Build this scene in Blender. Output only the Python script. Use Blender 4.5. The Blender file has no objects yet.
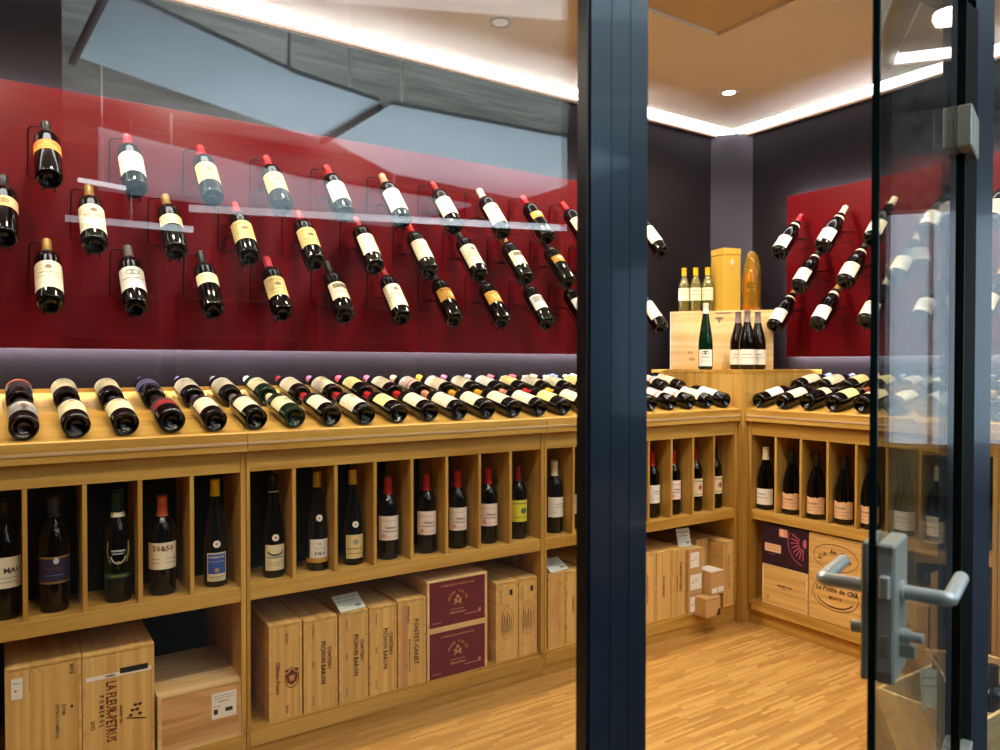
import bpy, bmesh, math, random
from mathutils import Vector, Matrix
random.seed(7)
scn = bpy.context.scene
COL = scn.collection
PI = math.pi

# ------------------------------------------------------------------ materials
def srgb(r, g, b):
    f = lambda c: (c/255)/12.92 if c/255 <= .04045 else ((c/255+.055)/1.055)**2.4
    return (f(r), f(g), f(b), 1)

def new_mat(name):
    m = bpy.data.materials.new(name); m.use_nodes = True
    nt = m.node_tree
    return m, nt, nt.nodes['Principled BSDF']

def plain(name, col, rough=.5, metal=0, coat=0, emit=None, estr=0, trans=0, ior=1.45, spec=None):
    m, nt, b = new_mat(name)
    b.inputs['Base Color'].default_value = col
    b.inputs['Roughness'].default_value = rough
    b.inputs['Metallic'].default_value = metal
    b.inputs['Coat Weight'].default_value = coat
    b.inputs['Coat Roughness'].default_value = .05
    b.inputs['Transmission Weight'].default_value = trans
    b.inputs['IOR'].default_value = ior
    if spec is not None: b.inputs['Specular IOR Level'].default_value = spec
    if emit:
        b.inputs['Emission Color'].default_value = emit
        b.inputs['Emission Strength'].default_value = estr
    return m

def wood(name, light, dark, axis='x', across=45, along=2.2, rough=.42, ring=0.0, knots=False, rnd=.12, bump=.02):
    m, nt, b = new_mat(name)
    N, L = nt.nodes, nt.links
    tc = N.new('ShaderNodeTexCoord'); oi = N.new('ShaderNodeObjectInfo')
    add = N.new('ShaderNodeVectorMath'); add.operation = 'ADD'
    mul = N.new('ShaderNodeMath'); mul.operation = 'MULTIPLY'; mul.inputs[1].default_value = 13
    L.new(oi.outputs['Random'], mul.inputs[0])
    L.new(tc.outputs['Object'], add.inputs[0]); L.new(mul.outputs[0], add.inputs[1])
    mp = N.new('ShaderNodeMapping')
    s = {'x': (along, across, across), 'y': (across, along, across), 'z': (across, across, along)}[axis]
    mp.inputs['Scale'].default_value = s
    L.new(add.outputs[0], mp.inputs['Vector'])
    n1 = N.new('ShaderNodeTexNoise'); n1.inputs['Scale'].default_value = 1; n1.inputs['Detail'].default_value = 5; n1.inputs['Roughness'].default_value = .6
    L.new(mp.outputs[0], n1.inputs['Vector'])
    mp2 = N.new('ShaderNodeMapping'); mp2.inputs['Scale'].default_value = tuple(v*.22 for v in s)
    L.new(add.outputs[0], mp2.inputs['Vector'])
    n2 = N.new('ShaderNodeTexNoise'); n2.inputs['Scale'].default_value = 1; n2.inputs['Detail'].default_value = 3; n2.inputs['Distortion'].default_value = .8
    L.new(mp2.outputs[0], n2.inputs['Vector'])
    mx = N.new('ShaderNodeMath'); mx.operation = 'ADD'
    if ring:
        si = N.new('ShaderNodeMath'); si.operation = 'MULTIPLY'; si.inputs[1].default_value = 38
        L.new(n2.outputs['Fac'], si.inputs[0])
        sn = N.new('ShaderNodeMath'); sn.operation = 'SINE'; L.new(si.outputs[0], sn.inputs[0])
        sc = N.new('ShaderNodeMath'); sc.operation = 'MULTIPLY_ADD'; sc.inputs[1].default_value = ring; sc.inputs[2].default_value = .5
        L.new(sn.outputs[0], sc.inputs[0]); L.new(sc.outputs[0], mx.inputs[0])
    else:
        L.new(n2.outputs['Fac'], mx.inputs[0])
    L.new(n1.outputs['Fac'], mx.inputs[1])
    cr = N.new('ShaderNodeValToRGB')
    cr.color_ramp.elements[0].position = .72; cr.color_ramp.elements[0].color = dark
    cr.color_ramp.elements[1].position = 1.12 if not ring else 1.2
    cr.color_ramp.elements[1].position = 1.0
    hl = N.new('ShaderNodeMath'); hl.operation = 'MULTIPLY'; hl.inputs[1].default_value = .85
    L.new(mx.outputs[0], hl.inputs[0])
    cr.color_ramp.elements[0].position = .66
    cr.color_ramp.elements[1].color = light
    L.new(hl.outputs[0], cr.inputs['Fac'])
    hsv = N.new('ShaderNodeHueSaturation')
    mr = N.new('ShaderNodeMapRange'); mr.inputs['To Min'].default_value = 1-rnd; mr.inputs['To Max'].default_value = 1+rnd
    L.new(oi.outputs['Random'], mr.inputs['Value']); L.new(mr.outputs[0], hsv.inputs['Value'])
    L.new(cr.outputs['Color'], hsv.inputs['Color'])
    L.new(hsv.outputs['Color'], b.inputs['Base Color'])
    b.inputs['Roughness'].default_value = rough
    b.inputs['Specular IOR Level'].default_value = .35
    bp = N.new('ShaderNodeBump'); bp.inputs['Strength'].default_value = bump*4; bp.inputs['Distance'].default_value = .002
    L.new(n1.outputs['Fac'], bp.inputs['Height']); L.new(bp.outputs['Normal'], b.inputs['Normal'])
    return m

def noisy(name, c0, c1, scale=(1, 1, 1), nscale=4, detail=6, rough=.7, p0=.35, p1=.65, bump=0, rough_spec=.4):
    m, nt, b = new_mat(name); N, L = nt.nodes, nt.links
    tc = N.new('ShaderNodeTexCoord'); mp = N.new('ShaderNodeMapping'); mp.inputs['Scale'].default_value = scale
    L.new(tc.outputs['Object'], mp.inputs['Vector'])
    n = N.new('ShaderNodeTexNoise'); n.inputs['Scale'].default_value = nscale; n.inputs['Detail'].default_value = detail
    L.new(mp.outputs[0], n.inputs['Vector'])
    cr = N.new('ShaderNodeValToRGB'); e = cr.color_ramp.elements
    e[0].position = p0; e[0].color = c0; e[1].position = p1; e[1].color = c1
    L.new(n.outputs['Fac'], cr.inputs['Fac']); L.new(cr.outputs['Color'], b.inputs['Base Color'])
    b.inputs['Roughness'].default_value = rough; b.inputs['Specular IOR Level'].default_value = rough_spec
    if bump:
        bp = N.new('ShaderNodeBump'); bp.inputs['Strength'].default_value = bump
        L.new(n.outputs['Fac'], bp.inputs['Height']); L.new(bp.outputs['Normal'], b.inputs['Normal'])
    return m

def parquet():
    m, nt, b = new_mat('parquet'); N, L = nt.nodes, nt.links
    def math_(op, a=None, c=None, v1=None, v2=None):
        n = N.new('ShaderNodeMath'); n.operation = op
        if a is not None: L.new(a, n.inputs[0])
        if c is not None: L.new(c, n.inputs[1])
        if v1 is not None: n.inputs[0].default_value = v1
        if v2 is not None: n.inputs[1].default_value = v2
        return n.outputs[0]
    tc = N.new('ShaderNodeTexCoord'); sp = N.new('ShaderNodeSeparateXYZ'); L.new(tc.outputs['Object'], sp.inputs[0])
    W, H = .185, .0125
    row = math_('FLOOR', math_('DIVIDE', sp.outputs['Y'], v2=H))
    wn = N.new('ShaderNodeTexWhiteNoise'); wn.noise_dimensions = '1D'; L.new(row, wn.inputs['W'])
    xs = math_('ADD', math_('DIVIDE', sp.outputs['X'], v2=W), wn.outputs['Value'])
    colm = math_('FLOOR', xs)
    cb = N.new('ShaderNodeCombineXYZ'); L.new(colm, cb.inputs[0]); L.new(row, cb.inputs[1])
    w2 = N.new('ShaderNodeTexWhiteNoise'); w2.noise_dimensions = '2D'; L.new(cb.outputs[0], w2.inputs['Vector'])
    mp = N.new('ShaderNodeMapping'); mp.inputs['Scale'].default_value = (6, 160, 1); L.new(tc.outputs['Object'], mp.inputs['Vector'])
    n = N.new('ShaderNodeTexNoise'); n.inputs['Scale'].default_value = 1; n.inputs['Detail'].default_value = 4; L.new(mp.outputs[0], n.inputs['Vector'])
    s = math_('ADD', math_('MULTIPLY', w2.outputs['Value'], v2=.75), math_('MULTIPLY', n.outputs['Fac'], v2=.4))
    cr = N.new('ShaderNodeValToRGB'); e = cr.color_ramp.elements
    e[0].position = .12; e[0].color = srgb(158, 112, 54); e[1].position = 1.0; e[1].color = srgb(198, 154, 86)
    k = cr.color_ramp.elements.new(.6); k.color = srgb(178, 132, 68)
    L.new(s, cr.inputs['Fac']); L.new(cr.outputs['Color'], b.inputs['Base Color'])
    b.inputs['Roughness'].default_value = .38
    return m

def thin_glass(name, tint, gain=1.0):
    m = bpy.data.materials.new(name); m.use_nodes = True; nt = m.node_tree; N, L = nt.nodes, nt.links
    N.clear()
    out = N.new('ShaderNodeOutputMaterial'); mix = N.new('ShaderNodeMixShader')
    tr = N.new('ShaderNodeBsdfTransparent'); tr.inputs['Color'].default_value = tint
    gl = N.new('ShaderNodeBsdfGlossy'); gl.inputs['Roughness'].default_value = 0.0
    g = N.new('ShaderNodeNewGeometry'); dt = N.new('ShaderNodeVectorMath'); dt.operation = 'DOT_PRODUCT'
    L.new(g.outputs['Incoming'], dt.inputs[0]); L.new(g.outputs['Normal'], dt.inputs[1])
    def M(op, a, v=None, clamp=False):
        n = N.new('ShaderNodeMath'); n.operation = op; L.new(a, n.inputs[0]); n.use_clamp = clamp
        if v is not None: n.inputs[1].default_value = v
        return n.outputs[0]
    ab = M('ABSOLUTE', dt.outputs['Value'])
    inv = N.new('ShaderNodeMath'); inv.operation = 'SUBTRACT'; inv.inputs[0].default_value = 1; L.new(ab, inv.inputs[1])
    p = M('POWER', inv.outputs[0], 5)
    a = N.new('ShaderNodeMath'); a.operation = 'MULTIPLY_ADD'; L.new(p, a.inputs[0]); a.inputs[1].default_value = .9*min(gain, 1.0); a.inputs[2].default_value = .045*gain; a.use_clamp = True
    L.new(a.outputs[0], mix.inputs[0]); L.new(tr.outputs[0], mix.inputs[1]); L.new(gl.outputs[0], mix.inputs[2])
    L.new(mix.outputs[0], out.inputs['Surface'])
    return m

OL, OD = srgb(206, 164, 84), srgb(174, 127, 50)
oak_x = wood('oak_x', OL, OD, 'x', rnd=.03)
oak_y = wood('oak_y', OL, OD, 'y', rnd=.03)
oak_z = wood('oak_z', OL, OD, 'z', rnd=.03)
PL, PD = srgb(228, 188, 116), srgb(200, 152, 80)
pine_z = wood('pine_z', PL, PD, 'z', across=60, along=1.5, rough=.6, ring=.05, rnd=.07)
pine_x = wood('pine_x', PL, PD, 'x', across=50, along=1.5, rough=.6, ring=.05, rnd=.05)
pine_red = wood('pine_red', srgb(216, 168, 112), srgb(192, 140, 84), 'x', across=26, along=2.4, rough=.6, ring=.28, rnd=.03)
pine_pale = wood('pine_pale', srgb(236, 204, 150), srgb(216, 176, 116), 'x', across=30, along=1.2, rough=.6, ring=.14, rnd=.02)
pine_y = wood('pine_y', PL, PD, 'y', across=50, along=1.5, rough=.6, ring=.05, rnd=.05)
card_m = plain('cardboard', srgb(202, 162, 106), .8)
floor_m = parquet()
dark_wall = noisy('anthracite_wall', srgb(24, 20, 22), srgb(28, 23, 26), nscale=1.5, rough=.7, rough_spec=.06)
chamfer_m = noisy('corner_glow_tone', srgb(48, 45, 52), srgb(54, 50, 57), nscale=2, rough=.5, rough_spec=.15)  # glow on the corner face put into a tone lighter than the walls
red_m = noisy('red_lacquer', srgb(90, 4, 12), srgb(98, 6, 15), nscale=3, rough=.32, rough_spec=.18)
ceil_m = plain('ceiling_paint', srgb(250, 243, 228), .75)
ceil_up = plain('ceiling_recess_paint', srgb(216, 190, 150), .75)
interior_black = plain('black_back_board', srgb(14, 10, 9), .7)
concrete = noisy('board_marked_concrete', srgb(118, 122, 116), srgb(158, 162, 154), scale=(1.2, 9, 9), nscale=1.2, rough=.85, bump=.15)
hall_floor_m = noisy('hall_stone_floor', srgb(24, 22, 20), srgb(30, 27, 25), nscale=2, rough=.5)
sail_m = plain('pale_blue_sail', srgb(188, 206, 212), .6)
hall_dark = noisy('dark_brown_partition', srgb(54, 44, 40), srgb(66, 54, 48), scale=(8, 8, 1), nscale=3, rough=.5)
hall_wine = noisy('hall_dark_red_wall', srgb(40, 16, 18), srgb(46, 20, 22), nscale=2, rough=.6)
frame_m = plain('blue_grey_powder_coat', srgb(44, 56, 74), .28, metal=.35, coat=.3)
frame_dk = plain('dark_frame_side', srgb(26, 30, 38), .35)
rubber = plain('black_rubber', srgb(6, 6, 7), .6, spec=.15)
steel = plain('brushed_steel', srgb(216, 219, 217), .34, metal=.35)
steel_dk = plain('matt_steel', srgb(176, 176, 166), .42, metal=.3)
glass_L = thin_glass('shop_window_glass', (.965, .975, .97, 1), 1.25)
glass_D = thin_glass('door_glass', (.90, .94, .93, 1), .95)
glass_edge = plain('glass_edge_green', srgb(18, 52, 56), .15, coat=.6)
led_w = plain('led_white', (1, 1, 1, 1), .5, emit=(1, .95, .91, 1), estr=9.0)
led_v = plain('led_violet_white', (1, 1, 1, 1), .5, emit=(.94, .92, 1, 1), estr=190)
led_dim = plain('led_violet_white_dim', (1, 1, 1, 1), .5, emit=(.94, .92, 1, 1), estr=75)
lamp_glow = plain('lamp_glow', (1, 1, 1, 1), .5, emit=(1, .86, .66, 1), estr=14)
tube_glow = plain('tube_glow', (1, 1, 1, 1), .5, emit=(.9, .95, 1, 1), estr=5)
tube_soft = plain('diffused_tube_glow', (1, 1, 1, 1), .5, emit=(.8, .9, 1, 1), estr=1.9)
window_glow = plain('daylight_pane', (1, 1, 1, 1), .5, emit=(.62, .80, .95, 1), estr=1.6)
wire_m = plain('black_wire', srgb(14, 14, 14), .4, metal=.6)
rail_m = plain('price_rail_plastic', srgb(200, 168, 128), .3)
white_p = plain('white_paper', srgb(238, 232, 222), .6)
card_p = plain('pale_green_card', srgb(214, 222, 212), .5)
white_m = plain('white_paint', srgb(225, 222, 214), .5)

G_dark = plain('bottle_glass_dark', srgb(6, 5, 5), .07)
G_brown = plain('bottle_glass_brown', srgb(20, 11, 6), .07)
G_green = plain('bottle_glass_green', srgb(5, 34, 16), .07)
G_olive = plain('bottle_glass_olive', srgb(14, 17, 14), .07)
G_pale = plain('bottle_glass_pale', srgb(140, 130, 62), .05, coat=1.0, trans=.5)
G_gold = plain('gold_foil', srgb(236, 150, 20), .22, metal=.75)
CAP = {}
def cap(n):
    table = dict(red=(178, 24, 32), dred=(134, 24, 30), black=(30, 28, 28), gold=(206, 160, 40), dgold=(150, 118, 60),
                 white=(232, 228, 218), grey=(120, 112, 112), tan=(206, 140, 116), mauve=(160, 86, 106), blue=(92, 108, 170),
                 violet=(84, 76, 108), orange=(206, 92, 34), peach=(210, 150, 120), green=(24, 66, 44), cream=(226, 214, 180),
                 slate=(56, 60, 74), yellow=(236, 184, 20), pinkred=(214, 70, 84), rust=(150, 74, 40), pgrey=(150, 132, 136))
    if n not in CAP:
        CAP[n] = plain('capsule_'+n, srgb(*table[n]), .32, metal=.25 if n not in ('white', 'cream') else 0)
    return CAP[n]
PAP = {}
def pap(n):
    table = dict(cream=(240, 228, 198), white=(240, 234, 224), yellow=(232, 206, 140), ivory=(236, 222, 180), orange=(232, 110, 50), gold=(214, 160, 60),
                 pink=(244, 224, 212), lemon=(226, 214, 60), peach=(236, 190, 146), blue=(58, 88, 168), navy=(40, 38, 66), green=(34, 78, 48),
                 red=(140, 28, 34), grey=(150, 150, 146), ink=(60, 46, 44), lightink=(128, 106, 82), brown=(110, 56, 26), burntbrown=(84, 46, 18),
                 maroon=(108, 26, 36), burgundy=(104, 22, 40), goldprint=(196, 140, 96), dpurple=(44, 14, 32), rose=(200, 92, 120), silver=(196, 196, 196),
                 lblue=(120, 132, 190), teal=(60, 96, 96), rosy=(224, 150, 140), paleyellow=(238, 224, 150), black=(26, 24, 24), dimgold=(140, 104, 50))
    if n not in PAP:
        PAP[n] = plain('print_'+n, srgb(*table[n]), .55)
    return PAP[n]

# ------------------------------------------------------------------ mesh helpers
def link(name, me, mats, parent=None, matrix=None):
    o = bpy.data.objects.new(name, me); COL.objects.link(o)
    if mats and not me.materials:
        for m in (mats if isinstance(mats, (list, tuple)) else [mats]): me.materials.append(m)
    if parent is not None: o.parent = parent
    if matrix is not None: o.matrix_local = matrix
    return o

def finish(bm, name='mesh', smooth=False, bevel=0, angle=None):
    if bevel:
        bmesh.ops.bevel(bm, geom=[e for e in bm.edges], offset=bevel, segments=1, affect='EDGES', clamp_overlap=True)
    me = bpy.data.meshes.new(name); bm.normal_update(); bm.to_mesh(me); bm.free()
    if smooth:
        for p in me.polygons: p.use_smooth = True
        if angle:
            try: me.set_sharp_from_angle(angle=angle)
            except Exception: pass
    return me

def add_box(bm, x0, x1, y0, y1, z0, z1, mi=0):
    vs = [bm.verts.new(p) for p in ((x0, y0, z0), (x1, y0, z0), (x1, y1, z0), (x0, y1, z0), (x0, y0, z1), (x1, y0, z1), (x1, y1, z1), (x0, y1, z1))]
    for f in ((0, 3, 2, 1), (4, 5, 6, 7), (0, 1, 5, 4), (1, 2, 6, 5), (2, 3, 7, 6), (3, 0, 4, 7)):
        fc = bm.faces.new([vs[i] for i in f]); fc.material_index = mi

def box(name, x0, x1, y0, y1, z0, z1, mat, parent=None, bevel=0, boxes=None, matrix=None):
    bm = bmesh.new(); add_box(bm, x0, x1, y0, y1, z0, z1)
    for b in boxes or (): add_box(bm, *b)
    return link(name, finish(bm, name, bevel=bevel), mat, parent, matrix)

def add_prism(bm, pts, z0, z1, mi=0):
    n = len(pts)
    a = [bm.verts.new((p[0], p[1], z0)) for p in pts]; b = [bm.verts.new((p[0], p[1], z1)) for p in pts]
    fs = [bm.faces.new(list(reversed(a))), bm.faces.new(b)]
    for i in range(n): fs.append(bm.faces.new((a[i], a[(i+1) % n], b[(i+1) % n], b[i])))
    for f in fs: f.material_index = mi
    bmesh.ops.recalc_face_normals(bm, faces=fs)

def prism(name, pts, z0, z1, mat, parent=None, bevel=0, matrix=None):
    bm = bmesh.new(); add_prism(bm, pts, z0, z1)
    return link(name, finish(bm, name, bevel=bevel), mat, parent, matrix)

def add_tube(bm, pts, r, seg=10, cap_ends=True, mi=0):
    pts = [Vector(p) for p in pts]; rings = []
    prev = None
    for i, p in enumerate(pts):
        d = (pts[min(i+1, len(pts)-1)] - pts[max(i-1, 0)]).normalized()
        ref = prev if prev is not None else (Vector((0, 0, 1)) if abs(d.z) < .9 else Vector((1, 0, 0)))
        u = (ref - d*ref.dot(d)).normalized(); prev = u
        v = d.cross(u)
        rr = r[i] if isinstance(r, (list, tuple)) else r
        rings.append([bm.verts.new(p + (u*math.cos(2*PI*k/seg) + v*math.sin(2*PI*k/seg))*rr) for k in range(seg)])
    fs = []
    for a, b in zip(rings, rings[1:]):
        for k in range(seg): fs.append(bm.faces.new((a[k], a[(k+1) % seg], b[(k+1) % seg], b[k])))
    if cap_ends:
        fs.append(bm.faces.new(list(reversed(rings[0])))); fs.append(bm.faces.new(rings[-1]))
    for f in fs: f.material_index = mi
    bmesh.ops.recalc_face_normals(bm, faces=fs)

def tube(name, pts, r, mat, parent=None, seg=12, matrix=None):
    bm = bmesh.new(); add_tube(bm, pts, r, seg)
    return link(name, finish(bm, name, smooth=True, angle=.7), mat, parent, matrix)

def lathe_me(profile, seg=28, name='lathe'):
    bm = bmesh.new(); rings = []
    for r, z in profile:
        if r < 1e-6: rings.append([bm.verts.new((0, 0, z))])
        else: rings.append([bm.verts.new((r*math.cos(2*PI*k/seg), r*math.sin(2*PI*k/seg), z)) for k in range(seg)])
    for a, b in zip(rings, rings[1:]):
        for k in range(seg):
            k2 = (k+1) % seg
            if len(a) == 1 and len(b) > 1: bm.faces.new((a[0], b[k2], b[k]))
            elif len(b) == 1 and len(a) > 1: bm.faces.new((a[k], a[k2], b[0]))
            elif len(a) > 1: bm.faces.new((a[k], a[k2], b[k2], b[k]))
    bmesh.ops.recalc_face_normals(bm, faces=bm.faces)
    return finish(bm, name, smooth=True, angle=.9)

def tag(o, label=None, cat=None, group=None, kind=None):
    if label: o['label'] = label
    if cat: o['category'] = cat
    if group: o['group'] = group
    if kind: o['kind'] = kind
    return o

def empty(name, loc=(0, 0, 0), rz=0):
    o = bpy.data.objects.new(name, None); COL.objects.link(o); o.location = loc; o.rotation_euler = (0, 0, rz)
    o.empty_display_size = .05
    return o

# ------------------------------------------------------------------ printing: flat shapes laid onto a face or round a bottle
_TXT = {}
def text2d(s, size, spacing=1.0, shear=0.0):
    key = (s, size, spacing, shear)
    if key not in _TXT:
        cu = bpy.data.curves.new('lettering_source', 'FONT'); cu.body = s; cu.size = size; cu.align_x = 'CENTER'; cu.align_y = 'CENTER'
        cu.resolution_u = 1; cu.offset = size*.028; cu.space_character = spacing; cu.shear = shear
        ob = bpy.data.objects.new('lettering_source', cu)
        me = bpy.data.meshes.new_from_object(ob)
        _TXT[key] = ([tuple(v.co[:2]) for v in me.vertices], [tuple(p.vertices) for p in me.polygons])
        bpy.data.meshes.remove(me); bpy.data.objects.remove(ob); bpy.data.curves.remove(cu)
    return _TXT[key]

def shapes(items):
    """-> list of (verts2d, faces, material name, lift)"""
    out = []
    for it in items:
        k = it[0]
        if k == 'text':      # text, s, size, x, z, mat, [rot], [stretch], [spacing]
            _, s, size, x, z, m = it[:6]
            rot = it[6] if len(it) > 6 else 0; st = it[7] if len(it) > 7 else 1; sp = it[8] if len(it) > 8 else 1
            sh = it[9] if len(it) > 9 else 0
            vs, fs = text2d(s, size, sp, sh); c, n = math.cos(rot), math.sin(rot)
            out.append(([(x + (vx*st)*c - vy*n, z + (vx*st)*n + vy*c) for vx, vy in vs], fs, m, 2))
        elif k == 'rect':    # x0,x1,z0,z1,mat
            _, x0, x1, z0, z1, m = it[:6]
            nx = max(1, int((x1-x0)/.006)); vs = []; fs = []
            for i in range(nx+1):
                x = x0 + (x1-x0)*i/nx; vs += [(x, z0), (x, z1)]
            for i in range(nx): fs.append((2*i, 2*i+2, 2*i+3, 2*i+1))
            out.append((vs, fs, m, it[6] if len(it) > 6 else 1))
        elif k == 'lines':   # illegible small print: broken dashes. x0,x1,z,h,mat,seed
            _, x0, x1, z, h, m, sd = it[:7]
            rg = random.Random(sd); x = x0; vs = []; fs = []
            while x < x1:
                w = rg.uniform(.002, .006)*(it[7] if len(it) > 7 else 1); e = min(x+w, x1)
                b = len(vs); vs += [(x, z-h/2), (e, z-h/2), (e, z+h/2), (x, z+h/2)]; fs.append((b, b+1, b+2, b+3))
                x = e + rg.uniform(.0008, .002)
            out.append((vs, fs, m, 2))
        elif k == 'disc':    # x,z,rx,rz,mat,lift
            _, x, z, rx, rz, m = it[:6]; n = 20
            vs = [(x, z)] + [(x+rx*math.cos(2*PI*i/n), z+rz*math.sin(2*PI*i/n)) for i in range(n)]
            out.append((vs, [(0, i+1, (i+1) % n+1) for i in range(n)], m, it[6] if len(it) > 6 else 2))
        elif k == 'arc':     # x,z,rx,rz,a0,a1,w,mat
            _, x, z, rx, rz, a0, a1, w, m = it[:9]; n = max(4, int(abs(a1-a0)/.2)); vs = []; fs = []
            for i in range(n+1):
                a = a0+(a1-a0)*i/n
                vs += [(x+(rx-w/2)*math.cos(a), z+(rz-w/2)*math.sin(a)), (x+(rx+w/2)*math.cos(a), z+(rz+w/2)*math.sin(a))]
            for i in range(n): fs.append((2*i, 2*i+1, 2*i+3, 2*i+2))
            out.append((vs, fs, m, 3))
        elif k == 'arctext':  # s,size,x,z,r,a_mid,span,mat
            _, s, size, x, z, rx, rz, a0, a1, m = it[:10]
            for i, ch in enumerate(s):
                if ch == ' ': continue
                a = a0 + (a1-a0)*(i+.5)/len(s); vs, fs = text2d(ch, size); rot = a - PI/2 if a1 < a0 else a + PI/2
                c, n = math.cos(rot), math.sin(rot)
                out.append(([(x+rx*math.cos(a)+vx*c-vy*n, z+rz*math.sin(a)+vx*n+vy*c) for vx, vy in vs], fs, m, 3))
        elif k == 'poly':    # pts,mat
            out.append((list(it[1]), [tuple(range(len(it[1])))], it[2], it[3] if len(it) > 3 else 2))
        elif k == 'stroke':  # x0,z0,x1,z1,w,mat
            _, x0, z0, x1, z1, w, m = it[:7]; d = math.hypot(x1-x0, z1-z0) or 1; px, pz = -(z1-z0)/d*w/2, (x1-x0)/d*w/2
            out.append(([(x0-px, z0-pz), (x1-px, z1-pz), (x1+px, z1+pz), (x0+px, z0+pz)], [(0, 1, 2, 3)], m, 3))
    return out

def print_mesh(items, mapfn, name='lettering'):
    bm = bmesh.new(); mats = []
    for vs, fs, m, lift in shapes(items):
        if m not in mats: mats.append(m)
        mi = mats.index(m); bv = [bm.verts.new(mapfn(x, z, lift)) for x, z in vs]
        for f in fs:
            try:
                fc = bm.faces.new([bv[i] for i in f]); fc.material_index = mi
            except ValueError: pass
    me = finish(bm, name)
    for m in mats: me.materials.append(pap(m))
    return me

def flat_map(y):             # on a face that looks along local -Y
    return lambda x, z, l: (x, y - .0004*l, z)

# ------------------------------------------------------------------ bottles
def arcpts(r0, z0, r1, z1, n=6, mode=0):
    o = []
    for i in range(1, n+1):
        t = i/n; s = t*t*(3-2*t)
        o.append((r0+(r1-r0)*s, z0+(z1-z0)*t))
    return o
BASE = [(0, .022), (.012, .020), (.022, .010), (.028, .002), (.032, 0)]
SHAPES = {
    'bordeaux': (BASE + [(.0355, .002), (.0375, .008), (.0378, .10), (.0378, .190), (.0370, .202), (.0335, .214), (.026, .225), (.019, .233), (.0152, .243), (.0142, .256), (.0140, .288), (.0150, .289), (.0150, .296), (.012, .298), (0, .298)], .236, .298),
    'burgundy': (BASE + [(.037, .002), (.0405, .009), (.0410, .10), (.0408, .135), (.0385, .155), (.033, .180), (.026, .205), (.0195, .228), (.0158, .248), (.0145, .262), (.0142, .288), (.0152, .289), (.0152, .297), (.012, .299), (0, .299)], .240, .299),
    'flute': (BASE + [(.0350, .002), (.0372, .008), (.0376, .10), (.0372, .130), (.0350, .160), (.0305, .195), (.0250, .230), (.0195, .265), (.0155, .295), (.0142, .310), (.0140, .335), (.0148, .336), (.0148, .344), (.012, .346), (0, .346)], .292, .346),
    'tall': (BASE + [(.0355, .002), (.0372, .008), (.0374, .10), (.0374, .190), (.0366, .208), (.033, .224), (.026, .238), (.019, .250), (.0156, .264), (.0146, .280), (.0144, .312), (.0154, .313), (.0154, .322), (.012, .325), (0, .325)], .265, .325),
    'half': ([(r*.78, z*.78) for r, z in BASE] + [(.0275, .002), (.0290, .007), (.0292, .08), (.0292, .142), (.0280, .152), (.0230, .166), (.0165, .178), (.0130, .190), (.0122, .228), (.0130, .229), (.0130, .236), (.010, .238), (0, .238)], .196, .238),
}
def radius_at(kind, z):
    p = [q for q in SHAPES[kind][0] if q[0] > .02 or q[1] > .05]
    for (r0, z0), (r1, z1) in zip(p, p[1:]):
        if z0 <= z <= z1 and z1 > z0: return r0+(r1-r0)*(z-z0)/(z1-z0)
    return p[-1][0]

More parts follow.
